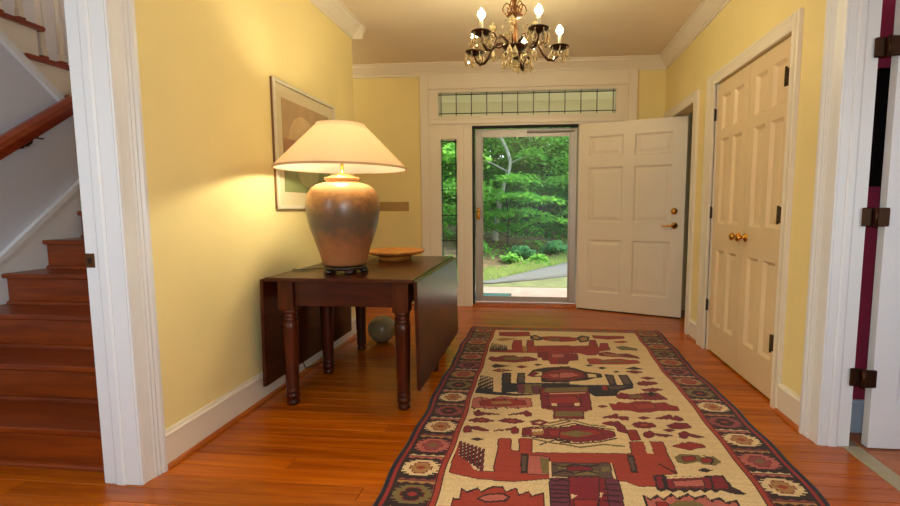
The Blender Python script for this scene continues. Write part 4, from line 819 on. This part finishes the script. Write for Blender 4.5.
('M',[(0.355,2.374),(0.435,2.405),(0.459,2.347),(0.456,2.275),(0.416,2.295),(0.414,2.348)]),
('C',[(0.395,2.27),(0.451,2.275),(0.45,2.252),(0.396,2.242)]),
('R',[(0.463,2.311),(0.508,2.315),(0.509,2.218),(0.464,2.205)]),
('O',[(-0.373,2.119),(-0.356,1.857),(-0.24,1.821),(-0.09,1.813),(0.064,1.859),(0.064,1.888),(-0.017,1.88),(-0.019,2.035),(0.297,2.065),(0.287,1.989),(0.067,1.968),(0.069,2.043),(-0.017,2.035),(-0.018,2.177),(-0.077,2.172),(-0.073,2.052),(-0.115,2.06),(-0.121,2.168),(-0.177,2.162),(-0.17,1.875),(-0.225,1.874),(-0.233,1.85)]),
('O',[(-0.351,1.992),(-0.318,1.973),(-0.276,1.925),(-0.252,1.871),(-0.225,1.874),(-0.17,1.875),(-0.028,1.879),(0.064,1.888),(0.063,1.85),(-0.09,1.813),(-0.24,1.821),(-0.355,1.854)]),
('O',[(-0.017,2.046),(0.298,2.069),(0.285,1.974),(-0.016,1.945)]),
('C',[(-0.368,2.119),(-0.24,2.055),(-0.228,1.879),(-0.258,1.886),(-0.284,1.934),(-0.316,1.974),(-0.345,1.993)]),
('M',[(-0.364,2.122),(-0.359,2.12),(-0.33,1.979),(-0.337,1.987)]),
('M',[(-0.344,2.112),(-0.339,2.11),(-0.311,1.961),(-0.318,1.969)]),
('M',[(-0.324,2.101),(-0.318,2.099),(-0.292,1.944),(-0.299,1.952)]),
('M',[(-0.304,2.091),(-0.298,2.089),(-0.274,1.927),(-0.281,1.935)]),
('M',[(-0.284,2.081),(-0.279,2.079),(-0.256,1.91),(-0.263,1.918)]),
('M',[(-0.264,2.071),(-0.259,2.069),(-0.239,1.894),(-0.245,1.901)]),
('M',[(-0.245,2.061),(-0.24,2.059),(-0.221,1.878),(-0.228,1.885)]),
('K',[(-0.066,2.035),(-0.031,2.038),(-0.03,1.879),(-0.058,1.876)]),
('S',[(-0.058,2.013),(-0.038,2.015),(-0.037,1.897),(-0.052,1.896)]),
('P',[(-0.028,2.023),(0.062,2.016),(0.064,1.878),(-0.026,1.875)]),
('G',[(0.022,2.012),(0.062,2.003),(0.062,1.882),(0.032,1.885)]),
('O',[(0.298,2.069),(0.443,2.079),(0.453,2.19),(0.518,2.196),(0.512,2.096),(0.543,2.088),(0.549,2.199),(0.607,2.204),(0.598,1.938),(0.506,1.916),(0.486,1.836),(0.419,1.83),(0.369,1.861),(0.335,1.863),(0.336,1.963),(0.288,1.995)]),
('C',[(0.517,2.191),(0.547,2.194),(0.543,2.088),(0.513,2.09)]),
('K',[(0.416,2.069),(0.449,2.068),(0.436,1.923),(0.408,1.926)]),
('S',[(0.42,2.05),(0.44,2.052),(0.428,1.94),(0.414,1.938)]),
('S',[(0.07,1.97),(0.286,1.982),(0.273,1.883),(0.071,1.867)]),
('G',[(0.094,1.956),(0.162,1.966),(0.17,1.931),(0.104,1.921)]),
('M',[(0.138,1.944),(0.239,1.961),(0.247,1.93),(0.147,1.913)]),
('G',[(0.169,1.911),(0.273,1.925),(0.269,1.894),(0.167,1.884)]),
('S',[(0.287,1.989),(0.337,1.987),(0.336,1.87),(0.271,1.87)]),
('G',[(0.288,1.958),(0.322,1.965),(0.324,1.926),(0.283,1.918)]),
('C',[(0.064,1.978),(0.073,1.979),(0.071,1.841),(0.062,1.841)]),
('C',[(0.33,1.993),(0.339,1.994),(0.338,1.867),(0.329,1.866)]),
('U',[(0.065,1.85),(0.143,1.858),(0.133,1.643),(0.06,1.636)]),
('M',[(0.142,1.87),(0.272,1.879),(0.242,1.653),(0.133,1.643)]),
('U',[(0.271,1.87),(0.344,1.867),(0.337,1.662),(0.242,1.653)]),
('M',[(0.271,1.87),(0.29,1.87),(0.28,1.657),(0.242,1.653)]),
('C',[(0.141,1.752),(0.167,1.743),(0.142,1.72)]),
('C',[(0.258,1.772),(0.272,1.77),(0.258,1.739),(0.254,1.739)]),
('R',[(0.153,1.713),(0.242,1.722),(0.234,1.66),(0.148,1.652)]),
('K',[(-0.322,1.599),(-0.325,1.684),(-0.297,1.678),(-0.299,1.753),(-0.275,1.728),(-0.23,1.759),(-0.219,1.733),(-0.173,1.774),(-0.128,1.778),(-0.117,1.743),(-0.072,1.774),(-0.063,1.728),(-0.024,1.757),(-0.013,1.726),(0.035,1.751),(0.038,1.634)]),
('O',[(-0.316,1.6),(-0.316,1.672),(-0.291,1.671),(-0.294,1.74),(-0.27,1.717),(-0.227,1.748),(-0.215,1.723),(-0.168,1.764),(-0.131,1.767),(-0.118,1.733),(-0.075,1.762),(-0.065,1.718),(-0.025,1.745),(-0.015,1.716),(0.03,1.739),(0.031,1.633)]),
('K',[(-0.231,1.685),(-0.197,1.72),(-0.126,1.732),(-0.095,1.709),(-0.113,1.678),(-0.19,1.662)]),
('P',[(-0.218,1.687),(-0.191,1.711),(-0.131,1.722),(-0.106,1.706),(-0.123,1.687),(-0.186,1.673)]),
('K',[(0.422,1.774),(0.451,1.751),(0.479,1.78),(0.499,1.756),(0.541,1.795),(0.553,1.764),(0.603,1.801),(0.622,1.774),(0.668,1.798),(0.678,1.766),(0.722,1.787),(0.734,1.756),(0.78,1.776),(0.783,1.705),(0.423,1.67)]),
('P',[(0.43,1.764),(0.45,1.738),(0.479,1.767),(0.497,1.743),(0.54,1.782),(0.551,1.751),(0.602,1.788),(0.619,1.761),(0.664,1.784),(0.676,1.754),(0.717,1.773),(0.731,1.743),(0.772,1.763),(0.771,1.704),(0.43,1.671)]),
('G',[(0.508,1.713),(0.545,1.744),(0.615,1.754),(0.646,1.732),(0.624,1.697),(0.52,1.687)]),
('R',[(0.469,1.728),(0.508,1.731),(0.505,1.7),(0.466,1.697)]),
('G',[(0.626,2.07),(0.659,2.099),(0.74,2.102),(0.75,2.081),(0.805,2.095),(0.823,2.05),(0.787,2.016),(0.735,2.021),(0.719,2.04),(0.656,2.013),(0.627,2.027)]),
('R',[(0.663,2.073),(0.718,2.087),(0.719,2.057),(0.664,2.039)]),
('R',[(0.745,2.068),(0.787,2.076),(0.787,2.047),(0.74,2.038)]),
('K',[(0.691,1.97),(0.725,1.992),(0.762,1.977),(0.723,1.956)]),
('K',[(0.495,1.915),(0.534,1.923),(0.551,1.909),(0.786,1.943),(0.792,1.865),(0.834,1.814),(0.789,1.809),(0.755,1.823),(0.739,1.831),(0.712,1.812),(0.699,1.831),(0.672,1.808),(0.659,1.827),(0.633,1.808),(0.618,1.823),(0.591,1.8),(0.577,1.819),(0.547,1.799),(0.526,1.814),(0.502,1.798),(0.487,1.811)]),
('M',[(0.503,1.905),(0.526,1.911),(0.518,1.824),(0.496,1.822)]),
('M',[(0.543,1.895),(0.721,1.922),(0.708,1.84),(0.538,1.824)]),
('P',[(0.569,1.878),(0.688,1.9),(0.683,1.855),(0.569,1.842)]),
('M',[(0.734,1.927),(0.778,1.931),(0.774,1.846),(0.718,1.841)]),
('C',[(0.545,1.905),(0.704,1.931),(0.702,1.92),(0.545,1.894)]),
('R',[(0.652,2.172),(0.714,2.202),(0.735,2.214),(0.794,2.195),(0.793,2.176),(0.75,2.167),(0.712,2.14),(0.677,2.16)])]
PAL = {'R':(140,34,30),'O':(152,52,34),'M':(118,22,36),'C':(212,186,142),'K':(44,20,18),'N':(26,22,34),'G':(112,96,54),'P':(172,92,82),'T':(160,116,66),'U':(98,36,58),'S':(84,64,56),'V':(134,62,60)}
RX_0, RX_1, RY_0, RY_1 = -.618, 1.122, .75, 4.285
cs = .005; nx = int(round((RX_1-RX_0)/cs)); ny = int(round((RY_1-RY_0)/cs))
gx = RX_0+(np.arange(nx)+.5)*(RX_1-RX_0)/nx; gy = RY_0+(np.arange(ny)+.5)*(RY_1-RY_0)/ny
GX, GY = np.meshgrid(gx, gy); img = np.zeros((ny, nx, 3)); keys = list(PAL); pal = np.array([lin(PAL[k]) for k in keys]); IDX = {k: i for i, k in enumerate(keys)}
idx = np.full((ny, nx), IDX['C'])
def inside(poly, X_, Y_):
    r = np.zeros(X_.shape, bool); n = len(poly)
    for i in range(n):
        x1, y1 = poly[i]; x2, y2 = poly[(i+1) % n]
        if y1 == y2: continue
        c = ((y1 > Y_) != (y2 > Y_)) & (X_ < (x2-x1)*(Y_-y1)/(y2-y1)+x1); r ^= c
    return r
for c, poly in RUG:
    xs_ = [p[0] for p in poly]; ys_ = [p[1] for p in poly]
    i0, i1 = np.searchsorted(gx, min(xs_)-.02), np.searchsorted(gx, max(xs_)+.02); j0, j1 = np.searchsorted(gy, min(ys_)-.02), np.searchsorted(gy, max(ys_)+.02)
    if i1 <= i0 or j1 <= j0: continue
    sx_, sy_ = GX[j0:j1, i0:i1], GY[j0:j1, i0:i1]; teeth = .0055 if (c in 'PM' and max(xs_)-min(xs_) > .12) else .0
    wob = ((sx_/.03) % 1 > .5)*teeth*np.sign(sy_-(min(ys_)+max(ys_))/2)
    m_ = inside(poly, sx_, sy_+wob)
    if c not in 'KNGT':                           # dark outline knots around the motif
        e = m_.copy(); e[1:] |= m_[:-1]; e[:-1] |= m_[1:]; e[:, 1:] |= m_[:, :-1]; e[:, :-1] |= m_[:, 1:]
        
        if c != 'C': idx[j0:j1, i0:i1][e & ~m_ & (idx[j0:j1, i0:i1] != IDX[c])] = IDX['K']
    idx[j0:j1, i0:i1][m_] = IDX[c]
for c, wd, pl_ in RUGL:
    for (x1, y1), (x2, y2) in zip(pl_[:-1], pl_[1:]):
        i0, i1 = np.searchsorted(gx, min(x1, x2)-.02), np.searchsorted(gx, max(x1, x2)+.02); j0, j1 = np.searchsorted(gy, min(y1, y2)-.03), np.searchsorted(gy, max(y1, y2)+.03)
        sx_, sy_ = GX[j0:j1, i0:i1], GY[j0:j1, i0:i1]; dx_, dy_ = x2-x1, y2-y1; t_ = np.clip(((sx_-x1)*dx_+(sy_-y1)*dy_)/(dx_*dx_+dy_*dy_+1e-9), 0, 1)
        idx[j0:j1, i0:i1][np.hypot(sx_-x1-t_*dx_, (sy_-y1-t_*dy_)) < wd] = IDX[c]
# the near end out of the frame repeats the figures one row up
jn = np.searchsorted(gy, 1.63); sh_ = int(round(.93/((RY_1-RY_0)/ny)))
for j in range(jn): idx[j] = idx[j+sh_]
# borders
dl, dr = GX-RX_0, RX_1-GX; db = np.minimum(dl, dr); de = np.minimum(RY_1-GY, GY-RY_0)
bwid = .252
def put(mask, k): idx[mask] = IDX[k]
inb = db < bwid
put(inb, 'K'); put(inb & (db > .240), 'C'); put(inb & (db > .216) & (db < .236), 'O'); put(inb & (db > .018) & (db < .034), 'R'); put(inb & (db < .016), 'N'); put(inb & (db > .204) & (db < .210), 'M')
cu = (db-.130)/.084                                # -1..1 across the band
per = .19; ph = (GY-1.69)/per; kc = np.floor(ph+.5).astype(int); cv = (ph-kc)*2   # -1..1 along one cell
band = inb & (db > .05) & (db < .210)
seq = ['G','C','P','C','V','C','G','T','V','T','G','T','G','T']
au, av = np.abs(cu), np.abs(cv)
ks_ = np.floor(av*11).astype(int); med = (au < .98-.085*ks_+.20*(ks_ % 2)) & (av < .62)
inner = (au < .52-.08*ks_+.07*(ks_ % 2)) & (av < .42); ring_ = (au < .60-.08*ks_+.07*(ks_ % 2)) & (av < .48) & ~inner; core = au*1.3+av*1.9 < .36
tooth = np.abs(((GX/.022) % 2)-1)
for k in range(-6, 16):
    sel = band & (kc == k); c = seq[k % len(seq)]
    put(sel & med, c); put(sel & ring_, 'M'); put(sel & inner, {'G':'K','C':'T','P':'V','V':'K','T':'O'}[c]); put(sel & core, {'G':'R','C':'O','P':'G','V':'R','T':'G'}[c])
    put(sel & (cv > .74+.12*tooth), 'P' if k % 2 else 'T'); put(sel & (cv > .93), 'K'); put(sel & (cv < -.86-.10*tooth), 'C' if k % 2 == 0 else 'V')
# end borders
eb = (de < .10)
put(eb & (db > .05), 'G'); put(eb & (db > .05) & (np.floor(GX/.04).astype(int) % 2 == 0) & (de > .03) & (de < .08), 'O'); put(eb & (np.floor(GX/.12).astype(int) % 3 == 0) & (de > .04) & (de < .07), 'R'); put(eb & (de > .088) & (db > .05), 'R'); put(de < .018, 'M')
fc_ = pal[idx.ravel()]; fc_ = fc_*(1+rng.normal(0, .07, (len(fc_), 1)))*(1+np.repeat(rng.normal(0, .05, ny), nx)[:, None])   # uneven dye from row to row
fc_ = np.clip(fc_, 0, 1)
vx = np.linspace(RX_0, RX_1, nx+1); vy = np.linspace(RY_0, RY_1, ny+1); VX, VY = np.meshgrid(vx, vy)
wav = .006*np.sin(VY*7.3)+.004*np.sin(VY*17+1)            # slightly wavy selvedge
tt = (VX-RX_0)/(RX_1-RX_0); VXw = VX+wav*(2*tt-1)+.012*np.sin(VY*3.1+.5)*tt**3
VZ = .0075+.0018*np.sin(VY*9)*(tt**4+(1-tt)**4)
me = bpy.data.meshes.new('rug'); nv = (nx+1)*(ny+1)
co = np.stack([VXw.ravel(), VY.ravel(), VZ.ravel()], 1)
ii = (np.arange(ny)[:, None]*(nx+1)+np.arange(nx)[None, :]).ravel(); quads = np.stack([ii, ii+1, ii+nx+2, ii+nx+1], 1)
# rim down to the floor
rim = np.concatenate([np.arange(nx+1), (np.arange(1, ny+1))*(nx+1)+nx, ny*(nx+1)+np.arange(nx-1, -1, -1), np.arange(ny-1, 0, -1)*(nx+1)])
rc = co[rim].copy(); rc[:, 2] = .0004; nr_ = len(rim); ro = nv+np.arange(nr_); rq = np.stack([rim, ro, np.roll(ro, -1), np.roll(rim, -1)], 1)
co = np.concatenate([co, rc]); allq = np.concatenate([quads, rq]); nf = len(allq)
me.vertices.add(len(co)); me.vertices.foreach_set('co', co.ravel()); me.loops.add(nf*4); me.loops.foreach_set('vertex_index', allq.ravel().astype(np.int32))
me.polygons.add(nf); me.polygons.foreach_set('loop_start', np.arange(nf, dtype=np.int32)*4); me.update(calc_edges=True)
at_ = me.attributes.new('dye', 'FLOAT_COLOR', 'FACE'); full = np.ones((nf, 4)); full[:len(quads), :3] = fc_; full[len(quads):, :3] = lin((40, 18, 22)); at_.data.foreach_set('color', full.ravel())
m_r = bpy.data.materials.new('rug_wool'); m_r.use_nodes = True; MATS['rug_wool'] = m_r
N = m_r.node_tree.nodes; Lk = m_r.node_tree.links; b = N['Principled BSDF']; an = N.new('ShaderNodeAttribute'); an.attribute_name = 'dye'; Lk.new(an.outputs['Color'], b.inputs['Base Color'])
b.inputs['Roughness'].default_value = .95; b.inputs['Specular IOR Level'].default_value = .1; b.inputs['Sheen Weight'].default_value = .15
tc = N.new('ShaderNodeTexCoord'); wv = N.new('ShaderNodeTexWave'); wv.inputs['Scale'].default_value = 60; wv.bands_direction = 'Y'; wv.inputs['Distortion'].default_value = 1.5; Lk.new(tc.outputs['Object'], wv.inputs['Vector'])
bp_ = N.new('ShaderNodeBump'); bp_.inputs['Strength'].default_value = .25; bp_.inputs['Distance'].default_value = .003; Lk.new(wv.outputs[0], bp_.inputs['Height']); Lk.new(bp_.outputs[0], b.inputs['Normal'])
rug = link('woven_rug', me, 'rug_wool'); tag(rug, 'long flatwoven rug with red and cream animal figures on the hall floor', 'rug')
# ------------------------------------------------------------------ outside: porch, lawn, drive, wooded bank
def grid(name, x0, x1, y0, y1, nx_, ny_, hf, material):
    v = []; f_ = []
    for j in range(ny_+1):
        for i in range(nx_+1):
            x = x0+(x1-x0)*i/nx_; y = y0+(y1-y0)*j/ny_; v.append((x, y, hf(x, y)))
    for j in range(ny_):
        for i in range(nx_): k = j*(nx_+1)+i; f_.append((k, k+1, k+nx_+2, k+nx_+1))
    mb = MB(); mb.add(v, f_, True); return mb.build(name, material)
def gz(x, y):
    """height of the ground outside"""
    t = max(0, y-7.0); b = max(0, y-9.4-.9*max(-3, min(3, x+.6)))
    return -.10 + .012*t + .15*b + .05*math.sin(x*.9+y*.6)*min(1, b/3)
struct(MB().box(-4, 4, YF+.16, 6.85, -.2, -.05).build('porch_floor', 'porch'), 'pale pinkish porch paving outside the entrance', 'porch')
struct(MB().box(-4, 4, YF+.16, 7.3, 2.72, 2.82).box(-4, 4, 7.1, 7.3, 2.50, 2.72).build('ceiling_porch', 'porch_ceiling'), 'cream porch ceiling seen through the transom', 'ceiling')
for x in (-3.6, 3.2): 
    pst = thing('porch_post', (x, 7.2, -.2), 'white porch post %s of the entrance' % ('left' if x < 0 else 'right'), 'post')
    MB().cbox(-.08, .08, -.08, .08, 0, 2.7, .008).build('shaft', 'trim_white', pst); MB().cbox(-.11, .11, -.1, .1, 0, .2, .008).build('plinth', 'trim_white', pst)
struct(MB().box(-9, -3.3, YF+.16, YF+.3, -.3, 3.2).box(2.5, 9, YF+.16, YF+.3, -.3, 3.2).build('wall_outside', 'porch_ceiling'), 'cream outer house wall beside the porch', 'wall')
struct(MB().box(-9, 9, YB-.5, 7.5, 4.9, 5.0).build('roof', 'bark'), 'roof of the house', 'roof')
struct(grid('lawn_ground', -26, 26, 6.85, 40, 60, 60, lambda x, y: gz(x, y), 'mulch'), 'brown leaf-strewn wooded bank rising beyond the drive', 'ground')
def strip(name, ya, yb, material, dz, label, cat, n=40):
    """band of ground whose edges follow ya(x), yb(x)"""
    v = []; f_ = []
    for i in range(n+1):
        x = -14+28*i/n
        for q in range(5): y = ya(x)+(yb(x)-ya(x))*q/4; v.append((x, y, gz(x, y)+dz))
    for i in range(n):
        for q in range(4): k = i*5+q; f_.append((k, k+5, k+6, k+1))
    mb = MB(); mb.add(v, f_, True); o_ = mb.build(name, material); sm = o_.modifiers.new('thick', 'SOLIDIFY'); sm.thickness = .03; return struct(o_, label, cat)
cl = lambda x: max(-2.0, min(4, x+.6))
strip('lawn_near', lambda x: 6.86, lambda x: 7.25+.75*max(0, cl(x)), 'lawn', .03, 'narrow olive-green lawn strip beside the porch', 'lawn')
strip('driveway', lambda x: 7.2+.75*max(0, cl(x)), lambda x: 7.75+1.75*max(-.2, cl(x)), 'asphalt', .045, 'grey driveway curving past the porch', 'driveway')
strip('lawn_far', lambda x: 7.7+1.75*max(-.2, cl(x)), lambda x: 8.8+1.5*max(-.2, cl(x)), 'lawn', .03, 'bright green lawn beyond the driveway', 'lawn')
# grass blades on the far lawn
def leaf_mesh(P, size, up=.5, elong=1.6):
    """array of small diamond leaves at points P"""
    n = len(P); nrm = rng.normal(0, 1, (n, 3)); nrm[:, 2] = np.abs(nrm[:, 2])+up*2; nrm /= np.linalg.norm(nrm, axis=1)[:, None]
    a = rng.normal(0, 1, (n, 3)); a -= (a*nrm).sum(1)[:, None]*nrm; a /= np.linalg.norm(a, axis=1)[:, None]; b_ = np.cross(nrm, a)
    s_ = size*rng.uniform(.6, 1.3, (n, 1)); a = a*s_*elong; b_ = b_*s_*.62
    return np.stack([P-a, P-b_+nrm*s_*.12, P+a-nrm*s_*.25, P+b_+nrm*s_*.12], 1).reshape(-1, 3)
def quads_mesh(name, V):
    n = len(V)//4; me_ = bpy.data.meshes.new(name); me_.vertices.add(n*4); me_.vertices.foreach_set('co', V.ravel()); me_.loops.add(n*4); me_.loops.foreach_set('vertex_index', np.arange(n*4, dtype=np.int32))
    me_.polygons.add(n); me_.polygons.foreach_set('loop_start', np.arange(n, dtype=np.int32)*4); me_.update(calc_edges=True); return me_
n = 9000; gxp = rng.uniform(-5, 6, n); gyp = np.array([rng.uniform(7.75+1.75*max(-.2, cl(x)), 9.1+1.5*max(-.2, cl(x))) for x in gxp]); base_ = np.stack([gxp, gyp, np.array([gz(x, y)+.02 for x, y in zip(gxp, gyp)])], 1)
hh = rng.uniform(.03, .11, n); dx_ = rng.normal(0, .05, n); w_ = .012
V = np.stack([base_-[w_,0,0], base_+[w_,0,0], base_+np.stack([dx_+w_*.3, dx_*.3, hh], 1), base_+np.stack([dx_-w_*.3, dx_*.3, hh], 1)], 1).reshape(-1, 3)
tag(link('grass', quads_mesh('grass', V), 'grass_blade'), 'bright grass blades growing along the bank', 'grass', kind='stuff')
dm = thing('doormat', (-.72, 6.08, -.05), 'dark green doormat on the porch outside the storm door', 'doormat')
MB().cbox(-.36, .36, -.2, .2, 0, .014, .004).build('pile', 'doormat', dm); MB().cbox(-.38, .38, -.22, .22, 0, .008, .003).build('backing', 'shadow_gap_rubber', dm)
# trees: trunk, branches, foliage made of layered sprays
def tree(x, y, h, r, bark, leaf, sprays, label, bend=None, group='trees on the wooded bank', lsize=.055, nl=420, name='tree', br=True):
    z0 = gz(x, y)-.05; t = thing(name, (x, y, z0), label, 'shrub' if name == 'shrub' else 'tree', group)
    path = bend or [(0,0,0),(.02*h,0,h*.3),(-.01*h,.01*h,h*.65),(.03*h,0,h)]
    n_ = len(path); rs = [r*(1-.75*i/(n_-1)) for i in range(n_)]
    # smooth the path
    pts = []; rad = []
    for i in range(n_-1):
        for q in range(4):
            s_ = q/4; p0 = Vector(path[max(i-1,0)]); p1 = Vector(path[i]); p2 = Vector(path[i+1]); p3 = Vector(path[min(i+2,n_-1)])
            pts.append(.5*((2*p1)+(p2-p0)*s_+(2*p0-5*p1+4*p2-p3)*s_*s_+(3*p1-p0-3*p2+p3)*s_**3)); rad.append(rs[i]+(rs[i+1]-rs[i])*s_)
    pts.append(Vector(path[-1])); rad.append(rs[-1])
    rad[0] *= 1.5
    trunk = MB().tube(pts, rad, 9).build('trunk', bark, t)
    P = []; bm_ = MB()
    for (cx, cy, cz, sx_, sy_, sz_) in sprays:
        c = np.array([cx, cy, cz]); m_ = int(nl*max(.3, sx_*sy_)); q = rng.normal(0, .42, (m_, 3))*[sx_, sy_, sz_]
        q[:, 2] -= .16*(q[:, 0]**2+q[:, 1]**2)/max(sx_, .3); P.append(c+q)
        if br:
            k_ = min(range(len(pts)), key=lambda i: abs(pts[i].z-(cz-.35*abs(cx-pts[i].x)-.1))); p0 = pts[k_]; d_ = Vector((cx, cy, cz))-p0
            bm_.tube([p0, p0+d_*.35+Vector((0,0,.04*d_.length)), p0+d_*.75+Vector((0,0,.03*d_.length)), p0+d_*1.15], [rad[k_]*.38+.004, rad[k_]*.28+.003, rad[k_]*.15+.003, .003], 6)
    if br and bm_.v: bm_.build('branches', bark, t)
    fo = link('foliage', quads_mesh('foliage', leaf_mesh(np.concatenate(P), lsize)), leaf, t); fo['kind'] = 'stuff'; return t
def crown_sprays(h0, h1, w, n_, s_=1.0, flat=.25):
    out = []
    for i in range(n_):
        z = h0+(h1-h0)*(i+.5)/n_; a = i*2.4; rr = w*(.35+.65*random.random()); out.append((rr*math.cos(a), rr*math.sin(a)*.8, z+random.uniform(-.2, .2), s_*random.uniform(.7, 1.2), s_*random.uniform(.6, 1.0), flat*random.uniform(.8, 1.5)))
    return out
# undergrowth covering the upper bank
n = 26000; ux = rng.uniform(-12, 12, n); uy = rng.uniform(12.4, 24, n); uz = np.array([gz(x, y) for x, y in zip(ux, uy)])+rng.uniform(.02, .45, n)*np.clip((uy-12.0)/2.5, .15, 1)
tag(link('undergrowth', quads_mesh('undergrowth', leaf_mesh(np.stack([ux, uy, uz], 1), .075)), 'leaf_dark'), 'dark green undergrowth covering the wooded bank', 'undergrowth', kind='stuff')
n = 9000; ux = rng.uniform(-7, 7, n); uy = rng.uniform(9.2, 13, n)+.5*np.clip(ux, -2, 3); clump = np.sin(ux*2.3+1)*np.sin(uy*2.9)+.35*np.sin(ux*5.1+uy*4); k_ = clump > rng.uniform(-.3, 1.0, n); ux, uy = ux[k_], uy[k_]
uz = np.array([gz(x, y) for x, y in zip(ux, uy)])+rng.uniform(.01, .13, len(ux))
tag(link('ground_cover', quads_mesh('ground_cover', leaf_mesh(np.stack([ux, uy, uz], 1), .035)), 'leaf_mid'), 'low green ground cover scattered over the brown bank', 'ground cover', kind='stuff')
# the pale leaning trunk left of centre
tree(-.95, 11.6, 5, .07, 'pale_bark', 'leaf_mid', [(-.9,-.2,2.2,.9,.7,.3),(-.7,.1,2.9,1.0,.8,.35),(.6,.3,3.0,.9,.7,.3),(-1.1,-.2,1.4,.7,.6,.25),(.3,.3,3.6,1.1,.9,.4),(-.6,-.1,3.7,1.1,.9,.4),(.8,.3,2.2,.7,.6,.2),(.0,.35,2.5,.8,.4,.3),(.0,-.35,1.15,.6,.4,.2),(-.5,-.3,.95,.6,.5,.2),(.1,-.3,.75,.5,.35,.15)],
     'tree with a pale bent trunk seen through the storm door', bend=[(-.1,0,0),(-.04,0,.7),(.06,0,1.2),(.17,0,1.55),(.27,0,1.95),(.19,0,2.3),(.0,0,2.75),(-.10,0,3.5),(.0,0,4.4)])
# the layered small tree in the centre
tree(-.72, 11.0, 2.2, .022, 'bark', 'leaf_mid', [(.25,-.1,1.30,.85,.6,.08),(.85,-.1,1.20,.6,.45,.08),(-.35,0,.86,.7,.5,.08),(.40,-.2,.92,.75,.5,.08),(1.0,0,.74,.7,.5,.08),(-.85,-.1,.70,.5,.4,.08),(.2,.1,1.7,.7,.6,.14),(-.8,0,1.5,.6,.45,.12),(.0,.3,.55,.9,.4,.12)],
     'small tree with flat layered leaf sprays seen through the storm door', lsize=.038, nl=1000)
tree(1.15, 12.4, 5, .06, 'bark', 'leaf_light', [(-.5,-.4,1.7,.9,.6,.2),(-.1,-.3,2.2,1.0,.7,.3),(-.6,-.2,2.8,1.0,.7,.3),(.4,0,3.4,1.1,.8,.35),(.5,0,1.8,.8,.6,.25),(-.3,0,3.9,1.1,.8,.4),(.1,-.1,1.0,.8,.6,.25)], 'light green tree at the right edge of the storm door view', nl=620, lsize=.05)
tree(-2.6, 10.8, 5, .07, 'bark', 'leaf_light', [(.8,-.3,1.3,.8,.6,.2),(.6,-.2,2.1,.9,.7,.25),(0,0,2.8,1.1,.9,.4),(-.6,0,1.8,1.0,.8,.3),(.2,0,.8,.8,.6,.25),(.6,0,3.5,1.0,.8,.4),(-.3,0,.5,.8,.6,.3)], 'light green tree showing through the left sidelight', nl=620, lsize=.05)
labs = ['dark woodland tree farthest left on the bank', 'dark woodland tree behind the left sidelight', 'dark woodland tree behind the pale bent trunk', 'dark woodland tree behind the layered small tree', 'dark woodland tree behind the light green tree', 'dark woodland tree right of the storm door view', 'dark woodland tree farthest right on the bank']
for i, (x, y) in enumerate(((-8.5, 15.2), (-5.4, 14.2), (-2.5, 15.0), (.1, 14.4), (2.7, 15.2), (5.6, 14.4), (8.7, 15.2))):
    tree(x, y, 7.5, .13, 'bark', 'leaf_dark', crown_sprays(.3, 6.6, 1.7, 20, 1.2, .45), labs[i], lsize=.07, nl=520)
labs = ['tall green tree at the back of the wood, left end', 'tall green tree at the back of the wood, left of the pale trunk', 'tall green tree at the back of the wood, centre of the door view', 'tall green tree at the back of the wood, right of the door view', 'tall green tree at the back of the wood, right end']
for i, (x, y) in enumerate(((-8, 19.4), (-4.2, 18.6), (-.9, 18.8), (2.3, 19.2), (6.2, 18.7))):
    tree(x, y, 9, .18, 'bark', 'leaf_mid', crown_sprays(.2, 8.6, 2.3, 26, 1.6, .6), labs[i], lsize=.10, nl=340)
for i, (x, y, s_, lf, lab) in enumerate(((-.33, 10.3, .17, 'leaf_blue', 'bluish-green shrub below the layered small tree'), (.42, 10.9, .22, 'leaf_blue', 'bluish-green shrub at the right side of the door view'), (-.55, 9.7, .12, 'leaf_light', 'low light green shrub in the middle of the bank'), (-1.45, 10.4, .2, 'leaf_light', 'light green shrub at the left edge of the door view'), (.05, 9.9, .12, 'leaf_light', 'low light green shrub nearest the driveway'))):
    tree(x, y, s_*1.6, .010, 'bark', lf, [(0,0,s_*1.3,s_*1.2,s_,.10),(s_*.6,0,s_*.9,s_,s_*.8,.08),(-s_*.6,.1,s_*.8,s_,s_*.8,.08)], lab, lsize=.042, nl=800, name='shrub', group='shrubs on the bank', br=True)
